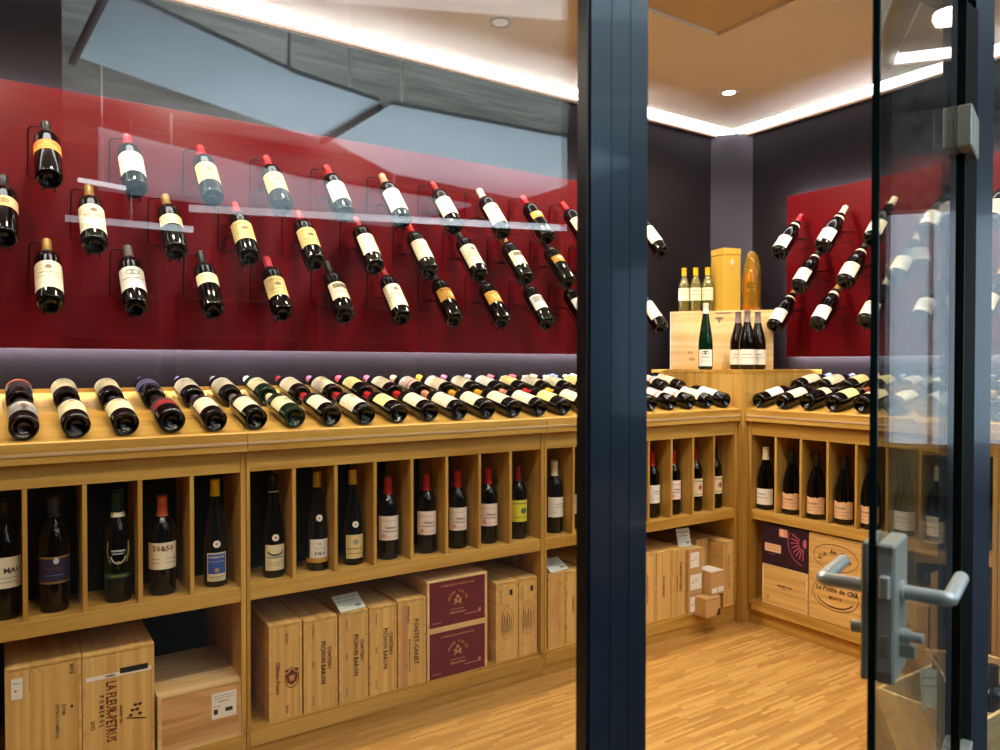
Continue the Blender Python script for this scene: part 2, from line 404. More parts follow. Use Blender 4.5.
_M = {}
def body_mesh(kind, glass):
    k = ('b', kind, glass.name)
    if k not in _M:
        me = lathe_me(SHAPES[kind][0], name='bottle_body'); me.materials.append(glass); _M[k] = me
    return _M[k]
def capsule_mesh(kind, c, long_=0):
    k = ('c', kind, c, long_)
    if k not in _M:
        prof, zc, zt = SHAPES[kind]; zc -= long_
        pr = [(radius_at(kind, zc)+.0003, zc)]
        zs = sorted(set([q[1] for q in prof if q[1] > zc and q[0] > .011] + [zc+.01, zc+.02]))
        pr += [(radius_at(kind, z)+.0006, z) for z in zs if z < zt-.003] + [(.0148, zt-.0005), (.012, zt+.0006), (0, zt+.0008)]
        me = lathe_me(pr, seg=20, name='capsule'); me.materials.append(cap(c)); _M[k] = me
    return _M[k]
LABELS = {
    # name: (z0, z1, half width in metres, paper, prints, ragged)
    'plain': (.052, .160, .052, 'cream', [('lines', -.034, .034, .140, .0025, 'lightink', 1), ('text', 'Château', .012, 0, .122, 'ink'), ('lines', -.026, .026, .104, .003, 'ink', 2), ('lines', -.030, .030, .080, .0015, 'lightink', 3), ('lines', -.026, .026, .073, .0015, 'lightink', 4)], 0),
    'tallcream': (.040, .162, .056, 'cream', [('disc', 0, .132, .010, .010, 'lightink'), ('lines', -.030, .030, .108, .005, 'lightink', 5), ('lines', -.036, .036, .092, .003, 'ink', 6), ('lines', -.03, .03, .064, .0018, 'lightink', 7)], 0),
    'yellowish': (.062, .160, .054, 'yellow', [('lines', -.034, .034, .142, .0035, 'brown', 8), ('disc', 0, .118, .012, .009, 'lightink'), ('lines', -.032, .032, .094, .003, 'ink', 9), ('lines', -.032, .032, .078, .0018, 'brown', 10)], 0),
    'whiteart': (.058, .160, .052, 'white', [('disc', 0, .132, .022, .014, 'grey'), ('lines', -.034, .034, .104, .004, 'ink', 11), ('lines', -.026, .026, .086, .002, 'lightink', 12)], 0),
    'picture': (.066, .150, .050, 'cream', [('rect', -.030, .030, .118, .142, 'lightink'), ('poly', [(-.02, .118), (-.012, .132), (-.004, .124), (.006, .138), (.014, .126), (.02, .118)], 'ink', 3), ('lines', -.03, .03, .100, .004, 'ink', 13), ('lines', -.026, .026, .082, .002, 'lightink', 14)], 0),
    'orangeband': (.108, .158, .060, 'orange', [('rect', -.046, .046, .110, .130, 'gold'), ('disc', 0, .142, .012, .008, 'gold'), ('lines', -.036, .036, .120, .005, 'brown', 15)], 0),
    'pinkband': (.108, .158, .060, 'peach', [('disc', 0, .134, .016, .012, 'orange'), ('lines', -.036, .036, .116, .004, 'gold', 16)], 0),
    'smallgold': (.110, .150, .040, 'gold', [('disc', 0, .134, .012, .008, 'cream'), ('lines', -.026, .026, .118, .004, 'brown', 17)], 0),
    'goldlabel': (.092, .158, .050, 'gold', [('lines', -.034, .034, .146, .004, 'brown', 18), ('poly', [(-.012, .104), (.012, .104), (.016, .134), (0, .142), (-.016, .134)], 'cream', 2), ('lines', -.03, .03, .098, .003, 'brown', 19)], 0),
    'small': (.104, .154, .046, 'ivory', [('lines', -.028, .028, .140, .003, 'ink', 20), ('lines', -.028, .028, .122, .002, 'lightink', 21)], 0),
    'emblem': (.070, .150, .050, 'ivory', [('disc', 0, .116, .015, .016, 'red'), ('lines', -.03, .03, .088, .003, 'ink', 22), ('lines', -.03, .03, .140, .003, 'brown', 23)], 0),
    'round': (.080, .150, .044, 'white', [('lines', -.024, .024, .120, .003, 'lightink', 24)], .0),
    'greyart': (.070, .152, .046, 'white', [('rect', -.032, .032, .108, .144, 'grey'), ('lines', -.028, .028, .090, .003, 'ink', 25)], 0),
    'redtop': (.040, .164, .054, 'cream', [('disc', .0, .146, .030, .010, 'rosy'), ('lines', -.034, .034, .120, .004, 'ink', 26), ('lines', -.03, .03, .100, .003, 'lightink', 27), ('lines', -.03, .03, .060, .002, 'lightink', 28)], 0),
    'maroonoval': (.056, .168, .054, 'ivory', [('disc', 0, .148, .020, .009, 'maroon'), ('lines', -.012, .012, .148, .004, 'ivory', 29), ('lines', -.034, .034, .122, .004, 'lightink', 30), ('lines', -.03, .03, .104, .002, 'lightink', 31)], 0),
    'sunburst': (.060, .165, .056, 'grey', [('disc', 0, .118, .014, .007, 'brown')] + [('stroke', .012*math.sin(a), .125+.010*math.cos(a), .036*math.sin(a), .125+.034*math.cos(a), .003, 'white') for a in [(-1.4+i*.2) for i in range(15)]] + [('disc', 0, .085, .034, .018, 'ink')], 0),
    'orangetop': (.075, .165, .052, 'ink', [('rect', -.044, .044, .146, .163, 'orange'), ('rect', -.046, -.036, .078, .145, 'grey'), ('rect', .036, .046, .078, .145, 'grey')], 0),
    'bluering': (.100, .150, .060, 'lblue', [('rect', -.05, .05, .112, .140, 'ink')], 0),
    'darkred': (.070, .160, .054, 'ink', [('rect', -.044, .044, .074, .118, 'red'), ('lines', -.036, .036, .140, .006, 'maroon', 32), ('rect', -.054, -.051, .070, .160, 'silver'), ('rect', .051, .054, .070, .160, 'silver')], 0),
    'greenish': (.060, .155, .054, 'ivory', [('lines', -.036, .036, .134, .005, 'teal', 33), ('disc', 0, .108, .022, .010, 'green'), ('lines', -.03, .03, .080, .003, 'lightink', 34)], 0),
    'pinklabel': (.060, .156, .052, 'pink', [('rect', -.050, .050, .074, .092, 'rosy'), ('lines', -.034, .034, .134, .004, 'ink', 35), ('lines', -.03, .03, .112, .003, 'lightink', 36)], 0),
    'yellowl': (.062, .156, .050, 'paleyellow', [('lines', -.034, .034, .136, .004, 'ink', 37), ('lines', -.03, .03, .110, .003, 'lightink', 38)], 0),
    'mau': (.088, .172, .056, 'cream', [('text', 'MAU', .020, .026, .135, 'ink'), ('lines', -.036, .040, .116, .002, 'lightink', 39), ('lines', -.036, .040, .104, .002, 'lightink', 40)], 0),
    'navy': (.082, .158, .054, 'navy', [('disc', .006, .146, .007, .009, 'silver'), ('text', 'NOSTRO', .011, 0, .124, 'brown'), ('lines', -.024, .024, .106, .002, 'lblue', 41), ('rect', -.054, .054, .082, .088, 'dimgold'), ('rect', -.054, .054, .152, .158, 'dimgold')], 0),
    'greenshield': (.072, .086, .046, 'green', [('poly', [(-.030, .180), (.030, .180), (.033, .150), (.024, .118), (0, .100), (-.024, .118), (-.033, .150)], 'gold', 0), ('poly', [(-.027, .177), (.027, .177), (.030, .150), (.022, .120), (0, .104), (-.022, .120), (-.030, .150)], 'green', 1), ('arc', 0, .140, .019, .024, PI*1.05, PI*1.95, .004, 'silver'), ('rect', -.018, .018, .150, .155, 'silver', 3), ('lines', -.016, .016, .144, .004, 'silver', 42), ('disc', 0, .118, .004, .005, 'gold', 4), ('lines', -.022, .022, .079, .003, 'gold', 43)], 0),
    'fifty': (.080, .160, .056, 'cream', [('text', '50&50', .023, 0, .142, 'brown'), ('lines', -.036, -.010, .112, .002, 'lightink', 44), ('lines', .010, .036, .112, .002, 'brown', 45), ('lines', -.036, -.010, .100, .002, 'lightink', 46), ('lines', .006, .036, .100, .002, 'lightink', 47)], 0),
    'bluealsace': (.020, .112, .032, 'ivory', [('rect', -.028, .028, .044, .108, 'blue'), ('lines', -.024, .024, .098, .006, 'silver', 48), ('lines', -.024, .024, .084, .002, 'silver', 49), ('disc', 0, .056, .007, .007, 'goldprint', 3), ('lines', -.024, .024, .034, .0035, 'lightink', 50), ('lines', -.018, .018, .027, .002, 'lightink', 51)], 0),
    'creamflute': (.026, .112, .036, 'ivory', [('arc', 0, .090, .024, .012, PI, 2*PI, .006, 'green'), ('lines', -.026, .026, .070, .004, 'teal', 52), ('lines', -.024, .024, .052, .002, 'lightink', 53), ('lines', -.024, .024, .044, .002, 'lightink', 54)], 0),
    'ema': (.046, .112, .037, 'white', [('text', 'E M A', .014, 0, .062, 'ink'), ('disc', 0, .096, .003, .003, 'ink'), ('lines', -.018, .018, .080, .002, 'lightink', 55)], 0),
    'yellowflute': (.026, .112, .037, 'ivory', [('rect', -.035, .035, .028, .110, 'yellow', 1), ('disc', 0, .086, .010, .010, 'grey'), ('lines', -.030, .030, .062, .005, 'lightink', 56), ('lines', -.028, .028, .044, .003, 'brown', 57)], 0),
    'palepink': (.072, .160, .046, 'pink', [('lines', -.034, .034, .142, .0015, 'lightink', 58), ('text', 'Château', .012, .004, .118, 'ink'), ('lines', -.026, .034, .104, .003, 'ink', 59), ('lines', -.030, .034, .084, .002, 'rosy', 60), ('disc', -.022, .088, .007, .007, 'rosy')], 0),
    'lemon': (.072, .160, .044, 'lemon', [('lines', -.032, .032, .146, .005, 'teal', 61), ('disc', .012, .116, .014, .012, 'teal'), ('lines', -.030, .030, .090, .002, 'ink', 62)], 0),
    'whitewine': (.068, .150, .044, 'white', [('lines', -.010, .028, .122, .004, 'brown', 63), ('lines', -.006, .028, .110, .003, 'brown', 64), ('lines', -.026, .028, .088, .001, 'lightink', 65)], 0),
    'crest': (.072, .156, .042, 'ivory', [('disc', .006, .114, .013, .016, 'rosy'), ('disc', .006, .114, .006, .009, 'maroon', 3), ('lines', -.028, .028, .144, .004, 'ink', 66), ('lines', -.028, .028, .082, .003, 'ink', 67)], 0),
    'peachrag': (.026, .100, .056, 'peach', [('text', 'Bourgogne', .011, 0, .074, 'ink'), ('lines', -.036, .036, .056, .002, 'lightink', 68), ('lines', -.030, .030, .042, .002, 'lightink', 69)], 1),
    'burgwhite': (.026, .102, .056, 'white', [('text', 'Bourgogne', .010, 0, .078, 'lightink'), ('lines', -.030, .030, .060, .003, 'lightink', 70)], 0),
    'burgcream': (.026, .106, .058, 'cream', [('text', 'Grand Cru', .012, 0, .086, 'ink'), ('lines', -.034, .034, .064, .003, 'lightink', 71), ('lines', -.030, .030, .046, .002, 'lightink', 72)], 0),
    'creamhalf': (.060, .128, .040, 'ivory', [('lines', -.024, .024, .112, .003, 'brown', 73), ('lines', -.024, .024, .092, .003, 'lightink', 74)], 0),
    'vintage': (.018, .104, .040, 'white', [('disc', 0, .088, .020, .010, 'teal'), ('text', 'Riesling', .011, 0, .066, 'ink'), ('lines', -.026, .026, .044, .003, 'lightink', 75)], 0),
    'wraplabel': (.118, .146, .026, 'brown', [('lines', -.018, .018, .132, .004, 'gold', 76)], 0),
}
def label_mesh(kind, style):
    k = ('l', kind, style)
    if k in _M: return _M[k]
    z0, z1, hw, paper, prints, ragged = LABELS[style]
    sc = 1.0
    R = radius_at(kind, (z0+z1)/2)
    hw = min(hw, R*1.55)
    bm = bmesh.new(); n = 18; mats = [paper]; rows = 2 if not ragged else 3
    rg = random.Random(style)
    zt = [z1 + (rg.uniform(-.004, .004) if ragged else 0) for _ in range(n+1)]
    nr = 4; grid = []
    for j in range(nr+1):
        row = []
        for i in range(n+1):
            a = (-hw + 2*hw*i/n)/R; z = z0+(zt[i]-z0)*j/nr
            r = radius_at(kind, z)+.0006
            row.append(bm.verts.new((r*math.sin(a), -r*math.cos(a), z)))
        grid.append(row)
    for j in range(nr):
        for i in range(n): bm.faces.new((grid[j][i], grid[j][i+1], grid[j+1][i+1], grid[j+1][i]))
    for vs, fs, m, lift in shapes(prints):
        if m not in mats: mats.append(m)
        mi = mats.index(m); bv = []
        for x, z in vs:
            r = radius_at(kind, z)+.0007+.00025*lift; a = x/R
            bv.append(bm.verts.new((r*math.sin(a), -r*math.cos(a), z)))
        for f in fs:
            try:
                fc = bm.faces.new([bv[q] for q in f]); fc.material_index = mi
            except ValueError: pass
    me = finish(bm, 'label', smooth=True, angle=.6)
    for m in mats: me.materials.append(pap(m))
    _M[k] = me
    return me
def small_round(kind, z, r, paper, inner):
    k = ('m', kind, z, r, paper)
    if k not in _M:
        bm = bmesh.new(); mats = [paper, inner]; R = radius_at(kind, z)
        for vs, fs, m, lift in shapes([('disc', 0, z, r, r, paper, 0), ('disc', 0, z, r*.35, r*.4, inner, 1)]):
            bv = []
            for x, zz in vs:
                rr = radius_at(kind, zz)+.0008+.0003*lift; a = x/R; bv.append(bm.verts.new((rr*math.sin(a), -rr*math.cos(a), zz)))
            for f in fs: bm.faces.new([bv[q] for q in f]).material_index = mats.index(m)
        me = finish(bm, 'medallion', smooth=True)
        for m in mats: me.materials.append(pap(m))
        _M[k] = me
    return _M[k]

def bottle(kind, glass, capc, style, matrix, label, group=None, name='wine_bottle', medal=None, neck=None, caplong=0):
    b = link(name, body_mesh(kind, glass), None); b.matrix_world = matrix
    tag(b, label, 'bottle', group)
    if capc: link('capsule', capsule_mesh(kind, capc, caplong), None, b)
    if style: link('label', label_mesh(kind, style), None, b)
    if medal: link('medallion', small_round(kind, medal, .0115, 'white', 'goldprint'), None, b)
    if neck:  # collar label round the shoulder: (z0, z1, paper)
        z0, z1, c = neck; k = ('n', kind, neck)
        if k not in _M:
            me = lathe_me([(radius_at(kind, z)+.0007, z) for z in (z0, (z0+z1)/2, z1)], seg=20, name='neck_label'); me.materials.append(pap(c)); _M[k] = me
        link('neck_label', _M[k], None, b)
    return b

def mat_at(x, y, z, facing='L', tilt=0.0, spin=0.0, scale=1.0):
    th = {'L': 0, 'R': -PI/2}.get(facing, facing if isinstance(facing, float) else 0)
    return Matrix.Translation((x, y, z)) @ Matrix.Rotation(th, 4, 'Z') @ Matrix.Rotation(-tilt, 4, 'X') @ Matrix.Rotation(spin, 4, 'Z') @ Matrix.Scale(scale, 4)

ORD = ['first', 'second', 'third', 'fourth', 'fifth', 'sixth', 'seventh', 'eighth', 'ninth', 'tenth', 'eleventh', 'twelfth', 'thirteenth', 'fourteenth', 'fifteenth', 'sixteenth', 'seventeenth', 'eighteenth', 'nineteenth', 'twentieth', 'twenty-first', 'twenty-second', 'twenty-third', 'twenty-fourth']
STYLE_WORDS = dict(plain='cream label', tallcream='tall cream label', yellowish='yellowed label', whiteart='white drawing label', picture='small picture label',
    orangeband='orange band label', pinkband='pinkish orange band label', smallgold='small gold label', goldlabel='golden label', small='small ivory label',
    emblem='red emblem label', round='short white label', greyart='grey and white label', redtop='tall cream label tinged red', maroonoval='cream label with maroon oval',
    sunburst='grey sunburst label', orangetop='orange topped dark label', bluering='blue ringed label', darkred='dark red label', greenish='green marked cream label',
    pinklabel='pinkish label', yellowl='pale yellow label', burgwhite='white label', burgcream='cream label', peachrag='ragged peach label')

# ------------------------------------------------------------------ the shop shell
GY = .926            # plane of the glass front
tag(box('floor', -1.5, 3.61, .86, 2.96, -.04, 0, floor_m), kind='structure')
tag(box('wall_back', -1.5, 3.71, 2.96, 3.06, 0, 2.60, dark_wall), kind='structure')
tag(box('wall_right', 3.61, 3.71, .86, 2.96, 0, 2.60, dark_wall), kind='structure')
tag(box('wall_left', -1.6, -1.5, .86, 3.06, 0, 2.78, dark_wall), kind='structure')
tag(prism('wall_corner', [(3.45, 2.96), (3.61, 2.79), (3.61, 2.96)], 1.228, 2.60, chamfer_m), kind='structure')
# suspended ceiling with a raised field, cove slot along both walls
CY, CX, CZ = 2.845, 3.495, 2.60
bm = bmesh.new()
for b in ((-1.5, CX, 2.075, CY, CZ, CZ+.04), (2.456, CX, 1.0, 2.075, CZ, CZ+.04), (-1.5, -1.2, 1.0, 2.075, CZ, CZ+.04), (-1.2, 2.456, 1.0, 1.25, CZ, CZ+.04)):
    add_box(bm, *b)
tag(link('ceiling', finish(bm), ceil_m), kind='structure')
tag(box('ceiling_recess', -1.21, 2.466, 1.24, 2.085, CZ+.014, CZ+.034, ceil_up), kind='structure')
tag(box('ceiling_slab', -1.6, 3.71, .86, 3.06, 2.80, 2.9, ceil_m), kind='structure')
tag(box('trim_1', -1.5, 3.61, 2.935, 2.96, 2.575, 2.586, plain('cove_lip', srgb(120, 92, 70), .5)), kind='structure')
tag(box('trim_2', 3.585, 3.61, .9, 2.96, 2.575, 2.586, bpy.data.materials['cove_lip']), kind='structure')
cl = tag(box('cove_light', -1.5, 3.60, CY+.02, 2.955, 2.587, 2.618, led_w), 'long white light strip glowing in the slot between ceiling and back wall', 'light strip', 'cove lights')
cl2 = tag(box('cove_light', CX+.02, 3.605, 1.0, CY, 2.587, 2.618, led_w), 'long white light strip glowing in the slot above the right-hand wall', 'light strip', 'cove lights')
# front bulkhead above the glass
tag(box('wall_front', -3.0, 8.0, .90, 1.0, 2.62, 3.7, concrete), kind='structure')

# ceiling downlights, plus added fill spots without fixtures
def spot(x, y, z, power, angle, tx, ty, tz, col=(1, .86, .68), r=.03, blend=.6):
    l = bpy.data.lights.new('downlight_or_fill_beam', 'SPOT'); l.energy = power; l.spot_size = math.radians(angle); l.spot_blend = blend
    l.color = col; l.shadow_soft_size = r
    o = bpy.data.objects.new('downlight_or_fill_beam', l); COL.objects.link(o); o.location = (x, y, z)
    o.rotation_euler = (Vector((tx, ty, tz)) - Vector((x, y, z))).to_track_quat('-Z', 'Y').to_euler()
    return o
DL = [(.30, 2.47), (1.648, 2.47), (3.01, 2.47)]
for i, (x, y) in enumerate(DL):
    t = empty('downlight', (x, y, CZ))
    tag(t, ['round recessed downlight above the left end of the counter', 'round recessed downlight mid-way along the back wall, seen through the window', 'glowing round recessed downlight near the far corner of the ceiling'][i], 'downlight', 'ceiling downlights')
    link('ring', lathe_me([(.030, -.001), (.044, -.004), (.046, 0), (.030, .0)], 24), steel, t)
    bm = bmesh.new(); bmesh.ops.create_circle(bm, cap_ends=True, radius=.030, segments=20)
    bmesh.ops.translate(bm, verts=bm.verts, vec=(0, 0, -.0015))
    link('bulb', finish(bm), lamp_glow if i == 2 else plain('bulb_face', srgb(200, 200, 196), .3, emit=(1, .9, .8, 1), estr=.3), t)
WARM = (1, .87, .68)
for x, p in ((-.4, 36), (.30, 40), (.95, 40), (1.648, 40), (2.35, 40), (3.0, 38)):
    spot(x, 2.50, 2.56, p, 150, x, 2.50, 0, WARM, .035)
for x in (-.5, .3, 1.1, 1.9): spot(x, 1.36, 2.61, 54, 90, x+.05, 2.5, .55, WARM, .035)  # added spots without fixtures, brighten slot labels and crate fronts
for y, p in ((1.75, 32), (1.1, 30)):
    spot(3.08, y, 2.56, p, 150, 3.08, y, 0, WARM, .035)
# aimed at the bottle walls from the middle of the ceiling
for x in (-.1, .75, 1.6, 2.45):
    spot(x, 1.75, 2.58, 28, 75, x+.05, 2.9, 1.55, (1, .88, .72), .03)
for y in (1.9, 1.3): spot(1.75, y, 2.61, 36, 85, 3.0, y, .55, WARM, .035)  # added fill for the right-hand cabinet fronts, no fixtures either
for y in (2.1, 1.45):
    spot(2.35, y, 2.58, 24, 75, 3.55, y, 1.55, (1, .88, .72), .03)

# ------------------------------------------------------------------ red display panels with wire bottle holders
def strip_light(parent, x0, x1, y0, y1, z0, z1):
    return box('light_strip', x0, x1, y0, y1, z0, z1, led_v if z1 < 1.4 else led_dim, parent)
pL = box('display_backboard', -1.2, 2.84, 2.905, 2.925, 1.305, 2.17, red_m, bevel=.001)
tag(pL, 'large dark red panel on the back wall carrying three rows of tilted bottles', 'wall panel', 'red display panels')
for (a, b, c, d, e, f) in ((-1.18, 2.82, 2.928, 2.940, 1.318, 1.326), (-1.18, 2.82, 2.928, 2.940, 2.145, 2.153), (2.815, 2.823, 2.928, 2.940, 1.33, 2.14)):
    strip_light(pL, a, b, c, d, e, f)
box('spacer', -1.1, 2.75, 2.925, 2.96, 1.40, 1.43, wire_m, pL, boxes=[(-1.1, 2.75, 2.925, 2.96, 2.0, 2.03)])
pR = box('display_backboard', 3.555, 3.575, 1.0, 2.524, 1.295, 2.165, red_m, bevel=.001)
tag(pR, 'dark red panel on the right-hand wall beside the corner, carrying tilted bottles', 'wall panel', 'red display panels')
for (a, b, c, d, e, f) in ((3.578, 3.590, 1.02, 2.505, 1.308, 1.316), (3.578, 3.590, 1.02, 2.505, 2.142, 2.150), (3.578, 3.590, 2.500, 2.508, 1.32, 2.14)):
    strip_light(pR, a, b, c, d, e, f)
box('spacer', 3.575, 3.61, 1.1, 2.4, 1.40, 1.43, wire_m, pR, boxes=[(3.575, 3.61, 1.1, 2.4, 2.0, 2.03)])

ALPHA = math.atan2(.205, .225)
AX = Vector((0, math.sin(ALPHA), math.cos(ALPHA)))
_hold = None
def holder_mesh():
    """local: bottle base centre at origin, panel plane at y=+.245"""
    global _hold
    if _hold: return _hold
    bm = bmesh.new()
    out = Vector((0, math.cos(ALPHA), -math.sin(ALPHA)))      # under the bottle
    def p(t, s, x=0): return AX*t + out*s + Vector((x, 0, 0))
    W = .243
    # two rods leaving the panel, cradling body and neck
    a = p(.10, .041)
    for sx in (-1, 1):
        add_tube(bm, [(sx*.018, W, .10), (sx*.018, W-.03, .095), p(.16, .042, sx*.022), p(.05, .041, sx*.022), p(-.006, .041, sx*.016), p(-.008, .026, sx*.014)], .0026, 6)
    add_tube(bm, [(0, W-.03, .215), (-.040, W-.012, .215), (-.048, W-.004, .208), (-.050, W-.002, .06), (-.044, W-.002, .05), (.018, W-.002, .05)], .0022, 6)
    add_tube(bm, [p(-.008, .026, -.014), p(-.008, .026, .014)], .0026, 6)
    nk = [p(.235, .017*math.cos(t), .0185*math.sin(t)) for t in [i*2*PI/14 for i in range(15)]]
    add_tube(bm, nk, .0022, 6, False)
    _hold = finish(bm, 'bottle_holder', smooth=True); _hold.materials.append(wire_m)
    return _hold

def wall_bottle(s, z, spec, side, rowname, idx, panel, jit=0):
    kind, glass, capc, style, neck = spec
    if side == 'L': M = mat_at(s, 2.665, z, 'L', ALPHA, jit); H = Matrix.Translation((s, 2.665, z))
    else: M = mat_at(3.315, s, z, 'R', ALPHA, jit); H = Matrix.Translation((3.315, s, z)) @ Matrix.Rotation(-PI/2, 4, 'Z')
    cw = dict(red='red', dred='dark red', black='black', gold='gold', dgold='dull gold', tan='tan', pinkred='faded red', white='white', grey='grey', cream='cream').get(capc, capc)
    panelw = 'back red panel' if side == 'L' else 'right-hand red panel'
    lab = f"{cw}-capped bottle, {STYLE_WORDS[style]}, {ORD[idx]} from left, {rowname} row, {panelw}"
    bottle(kind, glass, capc, style, M, lab, f'tilted bottles on the {panelw}', neck=neck)
    h = link('bottle_holder', holder_mesh(), None, panel); h.matrix_world = H
B, BU, FL, TA = 'bordeaux', 'burgundy', 'flute', 'tall'
row1 = [(B, G_dark, 'black', 'orangeband', None), (B, G_olive, 'red', 'plain', None), (B, G_olive, 'red', 'yellowish', None), (B, G_dark, 'red', 'yellowish', None), (B, G_dark, 'red', 'plain', None),
        (B, G_olive, 'tan', 'redtop', None), (B, G_dark, 'dred', 'plain', None), (B, G_olive, 'white', 'tallcream', None), (B, G_dark, 'red', 'smallgold', None), (B, G_dark, 'red', 'emblem', None), (B, G_dark, 'gold', 'plain', None), (B, G_dark, 'cream', 'plain', None)]
row2 = [(B, G_dark, 'black', 'pinkband', None), (B, G_olive, 'dgold', 'tallcream', None), (B, G_olive, 'dgold', 'small', None), (B, G_olive, 'red', 'yellowish', None), (B, G_dark, 'red', 'yellowish', None),
        (B, G_dark, 'dred', 'plain', None), (B, G_olive, 'red', 'plain', None), (B, G_dark, 'black', 'tallcream', None), (B, G_olive, 'dgold', 'picture', None), (B, G_olive, 'black', 'smallgold', None), (B, G_dark, 'red', 'plain', None)]
row3 = [(B, G_dark, 'dgold', 'tallcream', None), (B, G_dark, 'grey', 'whiteart', None), (B, G_dark, 'black', 'small', None), (B, G_dark, 'pinkred', 'yellowish', None), (B, G_dark, 'black', 'picture', None),
        (B, G_dark, 'dred', 'tallcream', None), (B, G_dark, 'black', 'goldlabel', None), (B, G_dark, 'black', 'goldlabel', None), (B, G_olive, 'black', 'greyart', None), (B, G_dark, 'dgold', 'round', None), (B, G_dark, 'red', 'tallcream', None), (B, G_dark, 'cream', 'plain', None)]
for row, x0, z, rn in ((row1, .127, 1.815, 'top'), (row2, .010, 1.625, 'middle'), (row3, .127, 1.434, 'bottom')):
    n = 0
    for k, spec in enumerate(row):
        if spec is None: continue
        wall_bottle(x0+.2385*k, z, spec, 'L', rn, n, pL, jit=random.uniform(-.12, .12)); n += 1
rr1 = [(BU, G_dark, 'red', 'burgwhite', (.200, .214, 'cream')), (BU, G_dark, 'cream', 'burgwhite', (.198, .212, 'cream')), (BU, G_dark, 'cream', 'burgcream', None), (BU, G_dark, 'red', 'burgwhite', None), (BU, G_dark, 'gold', 'burgcream', None), (BU, G_dark, 'black', 'burgwhite', None)]
rr2 = [(BU, G_dark, 'black', 'burgwhite', (.205, .220, 'cream')), (BU, G_dark, 'black', 'burgcream', (.200, .214, 'cream')), (BU, G_dark, 'cream', 'burgcream', None), (BU, G_dark, 'red', 'burgwhite', None), (BU, G_dark, 'gold', 'burgcream', None), (BU, G_dark, 'black', 'burgwhite', None)]
rr3 = [(BU, G_dark, 'dgold', 'burgwhite', (.20, .212, 'cream')), (BU, G_dark, 'dgold', 'burgwhite', (.200, .218, 'cream')), (BU, G_dark, 'cream', 'burgcream', None), (BU, G_dark, 'red', 'burgwhite', None), (BU, G_dark, 'gold', 'burgcream', None), (BU, G_dark, 'black', 'burgwhite', None)]
for row, y0, z, rn in ((rr1, 2.405, 1.82, 'top'), (rr2, 2.290, 1.638, 'middle'), (rr3, 2.430, 1.445, 'bottom')):
    for k, spec in enumerate(row):
        wall_bottle(y0-.246*k, z, spec, 'R', rn, k, pR, jit=random.uniform(-.1, .1))

# ------------------------------------------------------------------ oak cabinets (built facing -Y in their own frame: x along, y depth from 0)
def cabinet(name, label, x0, x1, facing, front, ncomp, bottom, backlen=.52, S=.0125, S2=None):
    """long side along the wall from x0 to x1 (local), front plane at local y=0"""
    t = empty(name, (0, front, 0) if facing == 'L' else (front, 0, 0), 0 if facing == 'L' else -PI/2)
    tag(t, label, 'cabinet', 'oak wine display cabinets')
    S2 = S2 or S; g = oak_x; v = oak_z
    box('side_panel', x0+.001, x0+S, 0, backlen, .10, .98, v, t, .0008)
    box('side_panel', x1-S2, x1-.001, 0, backlen, .10, .98, v, t, .0008)
    box('bottom_board', x0+S, x1-S2, .004, backlen, bottom-.045, bottom, g, t)
    box('plinth', x0+.001, x1-.001, .022 if bottom > .1 else .008, .05, 0, bottom-.045 if bottom > .1 else .1, g, t, boxes=None)
    box('shelf', x0+S, x1-S2, .002, backlen, .510, .555, g, t, .001)
    box('fascia', x0+S, x1-S2, .004, .024, .915, .978, g, t, .0008)
    box('top_board', x0+S, x1-S2, .026, backlen, .93, .948, g, t)
    pitch = (x1-x0-S-S2)/ncomp
    for i in range(1, ncomp):
        xx = x0+S+pitch*i
        box('divider', xx-.006, xx+.006, .006, .215, .555, .930, v, t, .0006)
    box('back_panel', x0+S, x1-S2, .215, .227, .555, .930, interior_black, t)
    box('back_panel', x0+S, x1-S2, backlen-.015, backlen, bottom, .510, interior_black, t)
    return t
UN = [(-.530, .634), (.634, 1.801), (1.801, 2.974)]
cabinet('display_cabinet', 'oak display cabinet at the left edge, bottle slots above three wooden crates', *UN[0], 'L', 2.38, 8, .09, S=.0125, S2=.0165)
cabinet('display_cabinet', 'oak display cabinet in the middle, eight bottle slots above a row of upright wine crates', *UN[1], 'L', 2.38, 8, .09, S=.0125, S2=.0165)
cabinet('display_cabinet', 'oak display cabinet partly behind the dark door post, ending at the corner column', *UN[2], 'L', 2.38, 8, .09, S=.0125, S2=.0165)
# right run: local x = -world y
cabinet('display_cabinet', 'oak display cabinet along the right-hand wall next to the corner column', -2.344, -1.25, 'R', 3.01, 8, .115, S=.018)
cabinet('display_cabinet', 'short oak display cabinet along the right-hand wall, seen behind the door glass', -1.25, -.985, 'R', 3.01, 2, .115)

def worktop(label, x0, x1, facing, front, depth):
    t = empty('worktop', (0, front, 0) if facing == 'L' else (front, 0, 0), 0 if facing == 'L' else -PI/2)
    tag(t, label, 'worktop', 'sloping oak worktops')
    d = depth
    bm = bmesh.new()
    prof = [(-.020, .982), (-.020, 1.038), (-.016, 1.041), (0, 1.0415), (d, 1.0415+.2*d), (d, .982)]
    a = [bm.verts.new((x0+.0008, y, z)) for y, z in prof]; b = [bm.verts.new((x1-.0008, y, z)) for y, z in prof]
    bm.faces.new(a); bm.faces.new(list(reversed(b)))
    for i in range(len(prof)): bm.faces.new((a[i], b[i], b[(i+1) % len(prof)], a[(i+1) % len(prof)]))
    bmesh.ops.recalc_face_normals(bm, faces=bm.faces)
    link('board', finish(bm), oak_x, t)
    box('price_rail', x0+.001, x1-.001, -.0225, -.020, 1.003, 1.012, rail_m, t, .0006)
    box('back_strip', x0+.001, x1-.001, d-.012, d, 1.0415+.2*d-.01, 1.0415+.2*d+.012, oak_x, t)
    return t
